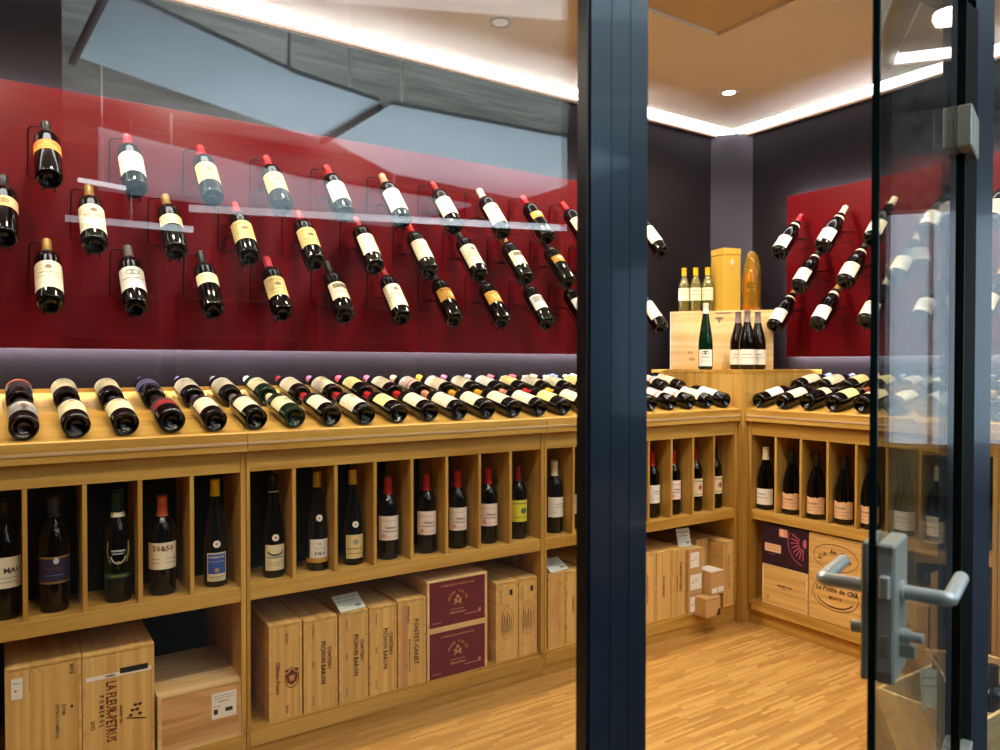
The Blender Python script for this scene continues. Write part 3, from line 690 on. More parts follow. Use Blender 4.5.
for i, (a, b) in enumerate(UN):
    worktop(['left length of sloping oak worktop carrying lying bottles', 'middle length of sloping oak worktop between the two joints', 'far length of sloping oak worktop running behind the door post to the corner'][i], a, b, 'L', 2.38, .577)
worktop('sloping oak worktop along the right-hand wall carrying lying bottles', -2.344, -.985, 'R', 3.01, .597)

# corner column
t = prism('corner_column', [(2.976, 2.346), (3.608, 2.346), (3.608, 2.78), (3.44, 2.958), (2.976, 2.958)], 0, 1.212, oak_z)
tag(t, 'square oak corner column between the two counters, carrying the pale wooden case', 'column')
prism('top_board', [(2.974, 2.344), (3.609, 2.344), (3.609, 2.785), (3.445, 2.959), (2.974, 2.959)], 1.212, 1.228, oak_x, t, .0008)

# ------------------------------------------------------------------ bottles lying on the worktops
TL = PI/2 - math.atan(.2)
def lying(s, row, spec, side, label, group):
    kind, glass, capc, style, neck = spec
    R = .0378 if kind != BU else .041
    yb = 2.383 if row == 0 else 2.674
    sc = .965
    zb = 1.0415 + .2*(yb-2.38) + R*sc*1.025
    if side == 'L': M = mat_at(s, yb, zb, 'L', TL, random.uniform(-.15, .15), sc)
    else: M = mat_at(3.013 if row == 0 else 3.306, s, zb, 'R', TL, random.uniform(-.15, .15), sc)
    bottle(kind, glass, capc, style, M, label, group, neck=neck)
def S(c, st, k=B, g=G_dark, neck=None): return (k, g, c, st, neck)
front = {0: S('black', 'sunburst'), 1: S('violet', 'maroonoval'), 2: S('violet', 'maroonoval'), 3: S('black', 'darkred', BU), 4: S('violet', 'plain'), 5: S('grey', 'plain'), 6: S('cream', 'greenish', B, G_green),
         7: S('red', 'plain'), 8: S('red', 'tallcream'), 9: S('red', 'yellowl'), 10: S('red', 'plain'), 11: S('peach', 'tallcream'), 12: S('gold', 'plain'), 13: S('gold', 'plain'), 14: S('tan', 'tallcream'), 15: S('red', 'yellowl'),
         16: S('gold', 'plain'), 17: S('black', 'plain'), 18: S('red', 'tallcream'), 19: S('red', 'pinklabel'), 20: S('red', 'pinklabel'), 21: S('black', 'pinklabel'), 22: S('black', 'tallcream'), 23: S('black', 'whiteart')}
back = {0: S('black', 'orangetop'), 1: S('violet', 'maroonoval'), 2: S('violet', 'maroonoval'), 3: S('blue', 'bluering'), 4: S('violet', 'plain'), 5: S('grey', 'plain'), 6: S('white', 'greenish', B, G_green),
        7: S('dred', 'plain'), 8: S('mauve', 'tallcream'), 9: S('pinkred', 'yellowl'), 10: S('mauve', 'plain'), 11: S('peach', 'pinklabel'), 12: S('gold', 'tallcream'), 13: S('mauve', 'plain'), 14: S('pgrey', 'whiteart'), 15: S('pinkred', 'yellowl'),
        16: S('pinkred', 'plain'), 17: S('peach', 'plain'), 18: S('blue', 'yellowl'), 19: S('cream', 'plain'), 20: S('red', 'yellowl'), 21: S('red', 'tallcream'), 22: S('black', 'pinklabel'), 23: S('black', 'plain')}
for row, D, rn in ((0, front, 'front'), (1, back, 'back')):
    kl = [k for k in sorted(D) if k <= 18 + 2*row]; kr = [k for k in sorted(D) if k > 18 + 2*row]
    for k in sorted(D):
        cw = D[k][2]
        if k in kl: w = f'{ORD[kl.index(k)]} from left'
        else: w = f'{ORD[kr.index(k)]} right of post'
        lab = f'{cw}-capped bottle, {STYLE_WORDS[D[k][3]]}, {rn} row, back counter, {w}'
        lying(.050+.1237*k if row == 0 else .046+.1242*k, row, D[k], 'L', lab, f'bottles lying in the {rn} row of the back-wall counter')
rf = [S('black', 'whiteart'), S('black', 'plain'), S('black', 'small', BU), S('rust', 'yellowl', BU), S('dred', 'maroonoval', BU), S('black', 'tallcream', BU), S('black', 'plain', BU), S('gold', 'tallcream', BU), S('red', 'plain', BU), S('black', 'tallcream', BU), S('black', 'plain', BU)]
rb = [S('blue', 'plain', BU), S('violet', 'tallcream', BU), S('mauve', 'yellowl', BU), S('violet', 'yellowl', BU), S('black', 'plain', BU), S('gold', 'tallcream', BU), S('black', 'plain', BU), S('red', 'tallcream', BU), S('black', 'plain', BU), S('black', 'tallcream', BU), S('black', 'plain', BU)]
for row, D, rn in ((0, rf, 'front'), (1, rb, 'back')):
    for k, sp in enumerate(D):
        y = 2.290-.1285*k if row == 0 else 2.285-.1285*k
        if y < 1.03: continue
        lying(y, row, sp, 'R', f'{sp[2]}-capped bottle, {STYLE_WORDS[sp[3]]}, {ORD[k]} from corner, {rn} row, right counter', f'bottles lying in the {rn} row of the right counter')

# ------------------------------------------------------------------ bottles standing in the slots
def stand(x, kind, glass, capc, style, label, medal=None, neck=None, y=2.462, scale=1.0, caplong=0, spin=.0):
    bottle(kind, glass, capc, style, mat_at(x, y, .555, 'L', 0, spin, scale), label, 'bottles standing in the back-wall slots', medal=medal, neck=neck, caplong=caplong)
stand(.006, TA, G_dark, 'black', 'mau', 'dark bottle with cream label lettered MAU, cut by the left edge', spin=-.25)
stand(.122, TA, G_dark, 'slate', 'navy', 'dark bottle with slate capsule and navy blue label standing in a slot', spin=-.1)
stand(.284, TA, G_dark, 'green', 'greenshield', 'dark bottle with green shield label and green capsule', neck=(.248, .262, 'cream'), spin=-.1)
stand(.405, B, G_dark, 'orange', 'fifty', 'dark bottle with orange capsule and cream label reading 50&50', spin=-.1, scale=1.0)
stand(.560, FL, G_olive, 'yellow', 'bluealsace', 'slim tall bottle with yellow capsule and blue label', medal=.140, spin=-.1, scale=.965)
stand(.744, FL, G_dark, 'black', 'creamflute', 'slim dark bottle with black capsule and pale green-printed label, beside the cabinet joint', medal=.136, neck=(.286, .290, 'ivory'), spin=-.1, scale=.97)
stand(.893, FL, G_brown, 'gold', 'ema', 'slim brown bottle with gold capsule, white label over a gold band', medal=.186, neck=(.030, .0455, 'gold'), spin=-.1, scale=.96)
stand(1.022, FL, G_dark, 'gold', 'yellowflute', 'slim dark bottle with gold capsule and yellowed label', medal=.150, spin=-.1, scale=.95)
for x, w in ((1.157, 'right beside the gold-capped slim bottle'), (1.313, 'second of four alike, next to the right'), (1.446, 'third of four alike'), (1.586, 'fourth of four alike, left of the yellow-labelled one')):
    stand(x, B, G_dark, 'red', 'palepink', f'red-capped bottle with pinkish white label, {w}', spin=random.uniform(-.35, -.15), scale=.98)
stand(1.728, B, G_dark, 'dred', 'lemon', 'red-capped bottle with bright lemon yellow label', spin=-.2, scale=.98)
stand(1.914, B, G_dark, 'cream', 'whitewine', 'cream-capped bottle with white label in the slot left of the door post', spin=-.2)
stand(2.05, B, G_dark, 'black', 'whitewine', 'black-capped bottle with white label, mostly hidden by the door post', spin=-.2)
stand(2.20, B, G_dark, 'red', 'palepink', 'red-capped bottle hidden behind the door post, left one', spin=-.2)
stand(2.34, B, G_dark, 'gold', 'whitewine', 'gold-capped bottle hidden behind the door post, right one', spin=-.2)
stand(2.478, B, G_dark, 'red', 'whitewine', 'red-capped bottle with white label just right of the door post', spin=-.2)
stand(2.614, B, G_dark, 'red', 'burgwhite' if False else 'palepink', 'red-capped bottle with pale label, second slot right of the door post', spin=-.2)
stand(2.764, B, G_dark, 'dred', 'crest', 'bottle with crest label, third slot right of the door post', spin=-.2)
stand(2.905, B, G_dark, 'black', 'crest', 'black-capped bottle with crest label in the slot nearest the corner column', spin=-.2)
rs = [(2.291, 'cream', 'burgwhite', 'pale-capped bottle with white label in the slot beside the corner column'), (2.148, 'black', 'peachrag', 'dark bottle, ragged peach label, second slot from the corner column'),
      (2.020, 'black', 'peachrag', 'dark bottle, ragged peach label, third slot from the corner column'), (1.885, 'black', 'peachrag', 'dark bottle, ragged peach label, fourth slot from the corner column'),
      (1.768, 'black', 'peachrag', 'dark bottle, ragged peach label, cut by the edge of the glass door'), (1.62, 'black', 'burgwhite', 'dark bottle with white label behind the door glass, nearest the door edge'),
      (1.49, 'cream', 'burgwhite', 'pale-capped bottle with white label behind the door glass'), (1.36, 'black', 'burgcream', 'dark bottle with cream label behind the hinge post'),
      (1.18, 'cream', 'burgwhite', 'pale-capped bottle standing in the short cabinet'), (1.06, 'black', 'burgcream', 'dark bottle standing at the end of the short cabinet')]
for y, c, st, lab in rs:
    bottle(BU, G_dark, c, st, mat_at(3.075, y, .555, 'R', 0, .15, 1.0), lab, 'bottles standing in the right-hand slots')

# ------------------------------------------------------------------ crates
def crate(label, x0, x1, y, z0, z1, depth, facing='L', body=None, endm=None, prints=(), name='wine_crate', frame=.008, lid=True, cat='crate', group='wooden wine crates in the lower openings', inset=.0012):
    w, h = x1-x0, z1-z0
    if facing == 'L': t = empty(name, ((x0+x1)/2, y, z0)); 
    else: t = empty(name, (y, (x0+x1)/2, z0), -PI/2)
    tag(t, label, cat, group)
    body = body or pine_y; endm = endm or pine_z
    tl = .009 if lid else 0
    bm = bmesh.new()      # open shell: two sides, base and back with a front board set between them
    f = frame
    add_box(bm, -w/2, -w/2+f, 0, depth, 0, h-tl); add_box(bm, w/2-f, w/2, 0, depth, 0, h-tl)
    add_box(bm, -w/2+f, w/2-f, 0.0005, depth, 0, f); add_box(bm, -w/2+f, w/2-f, depth-f, depth, f, h-tl)
    link('body', finish(bm), body, t)
    eb = box('end_board', -w/2+f+.0004, w/2-f-.0004, inset, .012, f+.0004, h-tl-.0006, endm, t)
    if lid: box('lid', -w/2, w/2, 0, depth, h-tl+.0008, h, body, t, .001)
    if prints:
        link('lettering', print_mesh(prints, flat_map(inset)), None, eb)
    return t
V = -PI/2    # lettering that runs downwards
crate('large upright wooden crate at the left edge with a small white sticker', .002, .182, 2.395, .09, .432, .40, prints=[
    ('rect', -.076, -.050, .255, .312, 'white'), ('lines', -.072, -.056, .298, .002, 'ink', 101), ('disc', -.066, .278, .003, .003, 'lightink'), ('stroke', -.034, .325, -.034, .27, .001, 'lightink'), ('arc', -.022, .315, .012, .018, 0, PI*1.2, .001, 'lightink'),
    ('text', 'PETRUS POMEROL', .013, .030, .17, 'lightink', V, .9), ('text', 'DOM', .013, .046, .20, 'lightink', V), ('text', '2015', .015, .066, .31, 'burntbrown', V), ('disc', .066, .205, .0035, .0045, 'ink')], group='wooden wine crates in the lower openings')
crate('upright wooden crate lettered LA FLEUR-PETRUS POMEROL, white strip across its top', .184, .370, 2.395, .09, .430, .40, prints=[
    ('rect', -.088, .090, .262, .274, 'white'), ('rect', -.088, .090, .012, .022, 'white'), ('lines', -.035, -.010, .268, .006, 'ink', 102), ('rect', .002, .076, .268, .284, 'black', 3),
    ('text', 'LA FLEUR-PETRUS', .037, -.022, .164, 'brown', V, .60), ('text', 'POMEROL', .017, -.046, .170, 'ink', V, .9, 1.5), ('text', '2012', .014, -.068, .135, 'brown', V), ('text', 'GRAND VIN', .010, .004, .150, 'brown', V),
    ('stroke', .018, .135, .070, .123, .003, 'ink')] + [('disc', .030+.012*i+.004*(j % 2), .168-.014*j, .0055, .0042, 'ink') for i in range(3) for j in range(3) if (i+j) % 3])
crate('low wooden crate lying flat with a white barcode-style sticker on its reddish end', .377, .622, 2.385, .09, .268, .345, body=pine_pale, endm=pine_red, prints=[
    ('rect', .030, .104, .070, .150, 'white'), ('lines', .038, .096, .140, .0015, 'ink', 103), ('lines', .038, .096, .132, .0015, 'ink', 104), ('lines', .050, .080, .122, .003, 'ink', 105), ('rect', .036, .048, .084, .100, 'ink', 3), ('rect', .070, .092, .088, .100, 'ink', 3), ('lines', .036, .060, .108, .002, 'ink', 106)], frame=.011)
crate('narrow upright crate with a brown crest, first in the row right of the cabinet joint', .708, .816, 2.395, .09, .412, .34, prints=[
    ('text', 'Ducru', .013, .004, .270, 'brown', V), ('text', 'Château Ducru', .019, -.026, .150, 'brown', V, .9, 1, .3), ('poly', [(.000, .150), (.020, .168), (.040, .150), (.036, .126), (.020, .116), (.004, .126)], 'brown', 1), ('poly', [(.010, .148), (.030, .148), (.027, .130), (.013, .130)], 'goldprint', 3),
    ('arc', .020, .140, .022, .032, 0, 2*PI, .003, 'brown'), ('disc', .036, .165, .006, .005, 'brown'), ('disc', .004, .165, .006, .005, 'brown'), ('text', '2014', .013, .004, .040, 'brown', V)])
for (x0, x1, w, sd) in ((.822, .938, 'the one beside the crest crate', 1), (.944, 1.050, 'the one with the price card on top', 2), (1.055, 1.158, 'third of the three alike', 3)):
    crate(f'upright wooden crate lettered CHATEAU PICHON BARON, {w}', x0, x1, 2.395, .09, .408, .34, prints=[
        ('text', 'CHATEAU', .019, .030, .178, 'burntbrown', V, .9), ('text', 'PICHON BARON', .024, .008, .165, 'burntbrown', V, .8), ('text', 'PAUILLAC', .009, -.026, .275, 'lightink', V), ('text', '2010', .012, -.026, .165, 'lightink', V), ('text', '750 ml', .010, -.026, .045, 'lightink', V)])
crate('upright wooden crate lettered PONTET CANET with a reddish stripe, left of the burgundy crates', 1.164, 1.275, 2.395, .09, .412, .34, prints=[
    ('rect', -.040, -.018, .012, .305, 'goldprint', 1), ('text', 'PONTET-CANET', .026, .016, .165, 'burntbrown', V, .86), ('text', 'PAUILLAC', .014, -.014, .265, 'burntbrown', V), ('text', 'MIS EN BOUTEILLE AU CHATEAU', .008, -.010, .120, 'brown', V), ('disc', -.022, .085, .003, .003, 'ink')])
def burg(label, z0, z1):
    crate(label, 1.279, 1.538, 2.393, z0, z1, .36, body=pine_pale, endm=pap('burgundy'), frame=.010, prints=[
        ('text', 'DOMAINES DE GRANDS VINS', .010, 0, .158, 'goldprint', 0, 1, 1.1), ('arctext', 'GRAND VIN DE', .013, 0, .092, .040, .040, PI*.95, PI*.05, 'goldprint'), ('disc', -.008, .096, .006, .010, 'goldprint'), ('disc', .010, .096, .006, .010, 'goldprint'), ('disc', 0, .112, .008, .006, 'goldprint'),
        ('stroke', -.018, .082, .018, .104, .003, 'goldprint'), ('stroke', .018, .082, -.018, .104, .003, 'goldprint'), ('lines', -.030, .030, .066, .003, 'goldprint', 108), ('text', 'Saint-Julien', .013, 0, .054, 'goldprint', 0, 1.2), ('lines', .030, .090, .040, .004, 'goldprint', 109), ('disc', .096, .046, .006, .008, 'goldprint'), ('lines', -.108, -.070, .026, .003, 'goldprint', 110)],
        group='burgundy-faced crates')
burg('wooden crate with burgundy end, upper of the stacked pair', .278, .463)
burg('wooden crate with burgundy end, lower of the stacked pair', .09, .276)
for (x0, x1, w, sd) in ((1.580, 1.684, 'left of two beside burgundy crates', 4), (1.688, 1.776, 'right of two beside burgundy crates', 5)):
    c = (x1-x0)
    crate(f'upright crate with oval crest and dark tag, {w}', x0, x1, 2.395, .09, .408, .34, prints=[
        ('rect', .012, .026, .262, .284, 'black'), ('arc', 0, .155, .030, .062, 0, 2*PI, .004, 'goldprint')] + [('stroke', -.024+.008*i, .11+.01*(i % 2), -.020+.008*i, .20-.012*(i % 3), .003, 'burntbrown') for i in range(6)] + [('lines', -.018, .018, .225, .006, 'goldprint', 111+sd), ('text', 'GRAND CRU', .010, -.030, .26, 'lightink', V), ('lines', -.030, -.010, .06, .004, 'goldprint', 130+sd)])
crate('upright pale crate left of the door post, price card on top', 1.832, 1.921, 2.395, .09, .405, .34, prints=[('text', 'CHATEAU', .013, -.022, .16, 'goldprint', V), ('text', '12', .018, .016, .270, 'lightink', V), ('text', 'MARGAUX', .016, .0, .18, 'goldprint', V), ('stroke', .016, .08, .016, .12, .003, 'lightink')])
crate('upright crate partly covered by the door post', 1.925, 2.02, 2.395, .09, .400, .34, prints=[('text', 'CHATEAU', .015, -.01, .17, 'burntbrown', V)])
for (x0, x1, w) in ((2.03, 2.128, 'first'), (2.134, 2.234, 'second'), (2.240, 2.338, 'third')):
    crate(f'upright crate lettered MARGAUX behind the door post, {w} of three alike', x0, x1, 2.395, .09, .404, .34, prints=[('text', 'MARGAUX', .020, 0, .17, 'burntbrown', V)])
crate('upright crate with red lettering just right of the door post', 2.345, 2.440, 2.395, .09, .410, .34, prints=[('text', 'LEOVILLE BARTON', .017, -.005, .16, 'maroon', V, .9)])
crate('upright crate with slanted handwriting-like lettering, second right of the post', 2.444, 2.541, 2.395, .09, .408, .34, prints=[('text', 'Cos Labory', .021, .0, .16, 'burntbrown', V, 1, 1, .4)])
crate('upright wooden crate lettered CHATEAU FIGEAC', 2.545, 2.632, 2.395, .09, .406, .34, prints=[('text', 'CHATEAU·FIGEAC', .024, .012, .185, 'burntbrown', V, .72), ('text', 'SAINT-EMILION', .010, -.010, .16, 'burntbrown', V)])
for i, (z0, w) in enumerate(((.09, 'bottom'), (.193, 'middle'), (.296, 'top'))):
    crate(f'small cardboard wine carton with white label, {w} of the stack of three', 2.636, 2.730, 2.380, z0, z0+.101, .16, body=card_m, endm=card_m, name='wine_carton', cat='box', group='small cardboard cartons', prints=[
        ('rect', -.036, .022 if i != 1 else .040, .014, .084, 'white'), ('disc', -.020, .048, .004, .004, 'lightink'), ('lines', -.010, .014, .060, .002, 'lightink', 140+i), ('lines', -.010, .014, .052, .002, 'lightink', 150+i)], inset=-.0003)
crate('small cardboard carton standing out in front of the shelf near the corner', 2.680, 2.778, 2.315, .09, .176, .13, body=card_m, endm=card_m, name='wine_carton', cat='box', group='small cardboard cartons', inset=-.0003,
      prints=[('poly', [(.020, .0), (.049, .0), (.049, .034), (.036, .030)], 'burntbrown', 2)])
crate('small carton with two white stickers, on the lower front carton', 2.736, 2.832, 2.335, .178, .285, .10, body=card_m, endm=card_m, name='wine_carton', cat='box', group='small cardboard cartons', inset=-.0003,
      prints=[('rect', -.042, -.004, .008, .032, 'white'), ('rect', .002, .042, .010, .034, 'white')])
box('paper_slip', 2.742, 2.826, 2.338, 2.425, .2855, .288, white_p)
tag(bpy.data.objects['paper_slip'], 'white paper slip on top of the small carton with two stickers', 'paper')
crate('upright crate standing back in the corner, beside a dark gap', 2.776, 2.858, 2.46, .09, .408, .34, prints=())
crate('upright crate with fine vertical lettering, nearest the corner column', 2.866, 2.940, 2.37, .09, .405, .34, prints=[('text', 'CHATEAU CLOS FOURTET', .014, .004, .17, 'burntbrown', V), ('text', 'SAINT-EMILION GRAND CRU', .008, -.010, .17, 'goldprint', V)])
# right-hand openings (x here = world y)
def rcrate(label, y0, y1, z0, z1, depth, **k): return crate(label, y0, y1, 3.022, z0, z1, depth, facing='R', **k)
rcrate('dark purple carton with a pink sunburst, on top of a plain crate', 2.026, 2.268, .308, .502, .33, body=pap('dpurple'), endm=pap('dpurple'), name='wine_carton', cat='box', group=None, prints=[
    ('rect', -.108, -.020, .062, .100, 'peach'), ('lines', -.100, -.030, .088, .002, 'lightink', 160), ('lines', -.100, -.030, .076, .002, 'lightink', 161), ('lines', -.090, -.050, .052, .003, 'lightink', 162), ('rect', -.030, .014, .142, .178, 'rosy'), ('rect', -.022, -.006, .142, .178, 'peach', 2),
    ('arc', .104, .130, .086, .100, PI*.86, PI*1.45, .003, 'rose'), ('disc', .106, .132, .012, .020, 'rose')] + [('stroke', .100+.024*math.cos(a), .132+.028*math.sin(a), max(.100+.068*math.cos(a), .03), .132+.080*math.sin(a), .0045, 'rose') for a in [PI*(.86+.088*i) for i in range(8)] if .132+.080*math.sin(a) < .178])
rcrate('plain low wooden crate under the purple carton', 2.026, 2.268, .118, .306, .33, body=pine_pale, endm=pine_x, prints=[('text', 'HERMITAGE', .014, 0, .100, 'burntbrown', 0, 1), ('lines', -.012, .012, .088, .003, 'burntbrown', 163), ('lines', -.105, -.080, .04, .003, 'burntbrown', 164), ('lines', -.105, -.080, .03, .003, 'burntbrown', 165)])
rcrate('tall square crate with script in ellipses reading La Petite de Cîté', 1.765, 2.021, .118, .500, .33, body=pine_y, endm=pine_x, frame=.006, prints=[
    ('arc', 0, .290, .105, .058, 0, 2*PI, .0024, 'ink'), ('arctext', 'Vin de Côte', .030, 0, .240, .085, .075, PI*.86, PI*.16, 'ink'),
    ('arc', 0, .128, .108, .070, 0, 2*PI, .0024, 'ink'), ('text', 'La Petite de Cîté', .031, .004, .148, 'ink', -.0, .92, 1, .25), ('text', '2015', .018, .010, .112, 'brown', 0, 1.3), ('disc', -.022, .112, .008, .007, 'brown'), ('arc', 0, .128, .092, .056, PI*1.15, PI*1.85, .005, 'ink'), ('text', '750', .014, .098, .030, 'brown')])
rcrate('wooden crate in the right-hand opening behind the door glass, low and wide', 1.50, 1.755, .118, .30, .33, endm=pine_x, prints=[('text', 'BOURGOGNE', .018, 0, .09, 'burntbrown')])
rcrate('upright wooden crate in the right-hand opening behind the door glass', 1.36, 1.49, .118, .44, .33, prints=[('text', 'CLOS', .02, 0, .16, 'burntbrown', V)])

# price cards
def price_card(label, x, y, z, w, h, rz, tilt):
    t = box('price_card', -w/2, w/2, -.0012, .0012, 0, h, card_p)
    t.matrix_world = Matrix.Translation((x, y, z)) @ Matrix.Rotation(rz, 4, 'Z') @ Matrix.Rotation(-tilt, 4, 'X')
    tag(t, label, 'price card', 'price cards on the crates')
    link('lettering', print_mesh([('lines', -w*.40, w*.40, h*.80, h*.05, 'lightink', 170), ('lines', -w*.40, w*.30, h*.60, h*.04, 'lightink', 171), ('lines', w*.15, w*.40, h*.22, h*.10, 'ink', 172)], lambda a, b, l: (a, -.0012-.0003*l, b)), None, t)
price_card('pale price card lying tilted on the middle CHATEAU PICHON BARON crate', 1.000, 2.405, .410, .098, .075, .12, 1.05)
price_card('pale price card tilted on the crate left of the door post', 1.90, 2.405, .407, .10, .075, .12, 1.05)
price_card('pale price card propped upright on the stack of small cartons', 2.66, 2.425, .399, .075, .085, -.15, .25)

price_card('pale card standing on the left end of the floor crate behind the door glass', 2.345, 1.13, .205, .09, .12, -.75, .2)

# ------------------------------------------------------------------ on the corner column
CT = 1.228
def ray(px, t):      # a spot on the floor plan along one sight line, t metres deep
    a = (px-500)/748; return ((.832*a+.555)*t, (-.555*a+.832)*t)
cx, cy = ray(721, 3.985)
ROT = math.atan2(.801, .668)   # the case faces the doorway
rz = -math.atan2(.768, .640)
case = empty('wooden_case', (cx, cy, CT), rz)
tag(case, 'pale wooden case on the corner column, bottles in front and on top of it', 'crate')
W2, DP, HH = .262, .175, .312
bm = bmesh.new(); add_box(bm, -W2, W2, .010, DP, .0, HH-.010)
link('body', finish(bm), pine_pale, case)
box('front_board', -W2+.0, W2-.0, 0, .010, .001, HH-.011, pine_pale, case, .001)
box('lid', -W2, W2, 0, DP, HH-.0095, HH, pine_pale, case, .001)
box('side_edge', -W2-.004, -W2, 0, DP, 0, HH, white_m, case)
link('lettering', print_mesh([('disc', -.01, .272, .024, .007, 'lightink'), ('poly', [(-.02, .268), (0, .268), (-.01, .244)], 'lightink', 2), ('disc', -.16, .09, .014, .007, 'goldprint', 1), ('disc', -.15, .055, .018, .009, 'goldprint', 1), ('lines', -.03, .05, .30, .006, 'black', 180)], flat_map(0)), None, case)
Mc = Matrix.Translation((cx, cy, CT)) @ Matrix.Rotation(rz, 4, 'Z')
ZT = HH
for i, (lx, w) in enumerate(((-.196, 'left'), (-.134, 'middle'), (-.072, 'right'))):
    bottle('half', G_pale, 'yellow', 'creamhalf', Mc @ Matrix.Translation((lx, .055, ZT+.001)) @ Matrix.Rotation(.05, 4, 'Z'), f'small pale golden bottle with yellow capsule on the wooden case, {w} of three', 'small golden bottles on the case')
# gift box
gb = empty('gift_box', Mc @ Vector((.022, .085, ZT+.001)), rz+.62)
tag(gb, 'tall golden yellow gift box standing on the wooden case', 'box')
gold_card = plain('golden_card', srgb(204, 164, 62), .4, metal=.15)
gbody = box('body', -.055, .055, -.055, .055, 0, .299, gold_card, gb, .0015)
box('lid', -.056, .056, -.056, .056, .300, .335, gold_card, gb, .0015)
bm_items = [('disc', .0, .262, .010, .015, 'silver'), ('text', 'CRISTAL', .012, 0, .222, 'goldprint'), ('lines', -.02, .02, .07, .002, 'goldprint', 181)]
em = link('emblem', print_mesh(bm_items, lambda a, b, l: (.0565+.0002*l, a, b)), None, gb)
em2 = link('emblem', print_mesh(bm_items, lambda a, b, l: (a, -.0556-.0002*l, b)), None, gbody)
bpy.data.objects.remove(em)
# champagne bottle in orange cellophane
def wrapped():
    bm = bmesh.new(); seg = 40; rg = random.Random(3)
    prof = [(.040, 0), (.052, .006), (.054, .03), (.050, .06), (.054, .10), (.053, .15), (.054, .19), (.050, .215), (.047, .24), (.040, .262), (.037, .28), (.029, .298), (.024, .308), (.012, .318), (0.0005, .322)]
    ph = [rg.uniform(0, 6.28) for _ in range(6)]; rings = []
    for r, z in prof:
        row = []
        for k in range(seg):
            a = 2*PI*k/seg
            f = 1 + .06*math.sin(5*a+ph[0]+z*22) + .045*math.sin(9*a+ph[1]-z*35) + .03*math.sin(3*a+z*90+ph[2])
            row.append(bm.verts.new((r*f*math.cos(a)*.9, r*f*math.sin(a)*.9, z)))
        rings.append(row)
    for a, b in zip(rings, rings[1:]):
        for k in range(seg): bm.faces.new((a[k], a[(k+1) % seg], b[(k+1) % seg], b[k]))
    bm.faces.new(list(reversed(rings[0]))); bmesh.ops.recalc_face_normals(bm, faces=bm.faces)
    return finish(bm, 'wrap', smooth=True)
cel = plain('orange_cellophane', srgb(255, 200, 60), .06, trans=.85, ior=1.25, coat=.8)
wb = link('wrapped_bottle', body_mesh('burgundy', G_gold), None); wb.matrix_world = Mc @ Matrix.Translation((.155, .080, ZT+.002))
tag(wb, 'champagne bottle wrapped in shiny orange cellophane on the wooden case', 'bottle')
link('cellophane', wrapped(), cel, wb)
link('label', label_mesh('burgundy', 'wraplabel'), None, wb)
# in front of the case
def front_b(px, t, kind, glass, c, st, label, group=None, scale=1.0, medal=None):
    x, y = ray(px, t)
    bottle(kind, glass, c, st, mat_at(x, y, CT, float(rz), 0, 0, scale), label, group)
front_b(705.5, 3.84, FL, G_green, 'white', 'vintage', 'slim green bottle with white capsule standing before the wooden case', scale=.98)
front_b(738, 3.87, BU, G_brown, 'pgrey', 'burgwhite', 'dark bottle with white label before the case, left of three', 'three dark bottles before the wooden case')
front_b(757.5, 3.87, BU, G_brown, 'pgrey', 'burgwhite', 'dark bottle with white label before the case, right of three', 'three dark bottles before the wooden case')
front_b(747, 3.79, BU, G_dark, 'pgrey', 'burgwhite', 'dark bottle with white label before the case, foremost middle of three', 'three dark bottles before the wooden case')

# ------------------------------------------------------------------ display crate on the floor behind the hinge post
t = empty('display_crate', (2.62, 1.16, 0))
tag(t, 'open wooden display crate on the floor behind the hinge post, filled with bottles', 'crate')
bm = bmesh.new()
for b in ((-.30, .30, -.15, -.138, 0, .22), (-.30, .30, .138, .15, 0, .22), (-.30, -.288, -.138, .138, 0, .22), (.288, .30, -.138, .138, 0, .22), (-.288, .288, -.138, .138, 0, .012)): add_box(bm, *b)
link('body', finish(bm, bevel=.001), pine_pale, t)
for i, (x, y, c, st, w) in enumerate(((2.42, 1.10, 'dred', 'plain', 'red-capped bottle with white label standing in the floor crate, nearest its left end'), (2.52, 1.22, 'black', 'tallcream', 'black-capped bottle standing in the floor crate towards the back'), (2.58, 1.08, 'black', 'plain', 'black-capped bottle with cream label in the floor crate, front middle'), (2.70, 1.20, 'gold', 'burgcream', 'gold-capped bottle standing in the floor crate'), (2.78, 1.09, 'black', 'whiteart', 'black-capped bottle at the right end of the floor crate'))):
    bottle(B, G_dark, c, st, mat_at(x, y, .014, 'L', 0, -.6), w, 'bottles in the floor crate')

# ------------------------------------------------------------------ glass front: posts, fixed panes, transom
p1 = box('trim_3', .770, .897, .905, .932, 0, 2.62, frame_m, bevel=.0015)
tag(p1, 'dark blue-grey metal door post in the middle of the glass front', kind='structure')
box('rebate', .7675, .7705, .9055, .929, 0, 2.62, frame_dk, p1)
box('cover_strip', .815, .8165, .9025, .9055, 0, 2.62, frame_dk, p1, boxes=[(.856, .8575, .9025, .9055, 0, 2.62)])
box('face_strip', .7735, .8145, .9022, .9052, 0, 2.62, frame_m, p1, boxes=[(.817, .8555, .9022, .9052, 0, 2.62), (.858, .8965, .9022, .9052, 0, 2.62)])
p2 = box('trim_4', 2.036, 2.132, .905, .932, 0, 2.62, frame_m, bevel=.0015)
tag(p2, 'dark blue-grey hinge post at the right of the doorway', kind='structure')
box('rebate', 1.925, 2.036, .915, .932, 0, 2.62, frame_m, p2)
box('seal', 1.928, 2.030, .899, .915, 0, 2.135, rubber, p2, boxes=[(1.965, 1.975, .896, .899, 0, 2.13)])
box('transom', .897, 2.036, .905, .985, 2.16, 2.23, frame_m, p2)
g1 = box('window_1', -1.5, .7665, GY, GY+.010, .0, 2.62, glass_L)
tag(g1, 'large fixed shop window pane at the left, full of reflections', kind='structure')
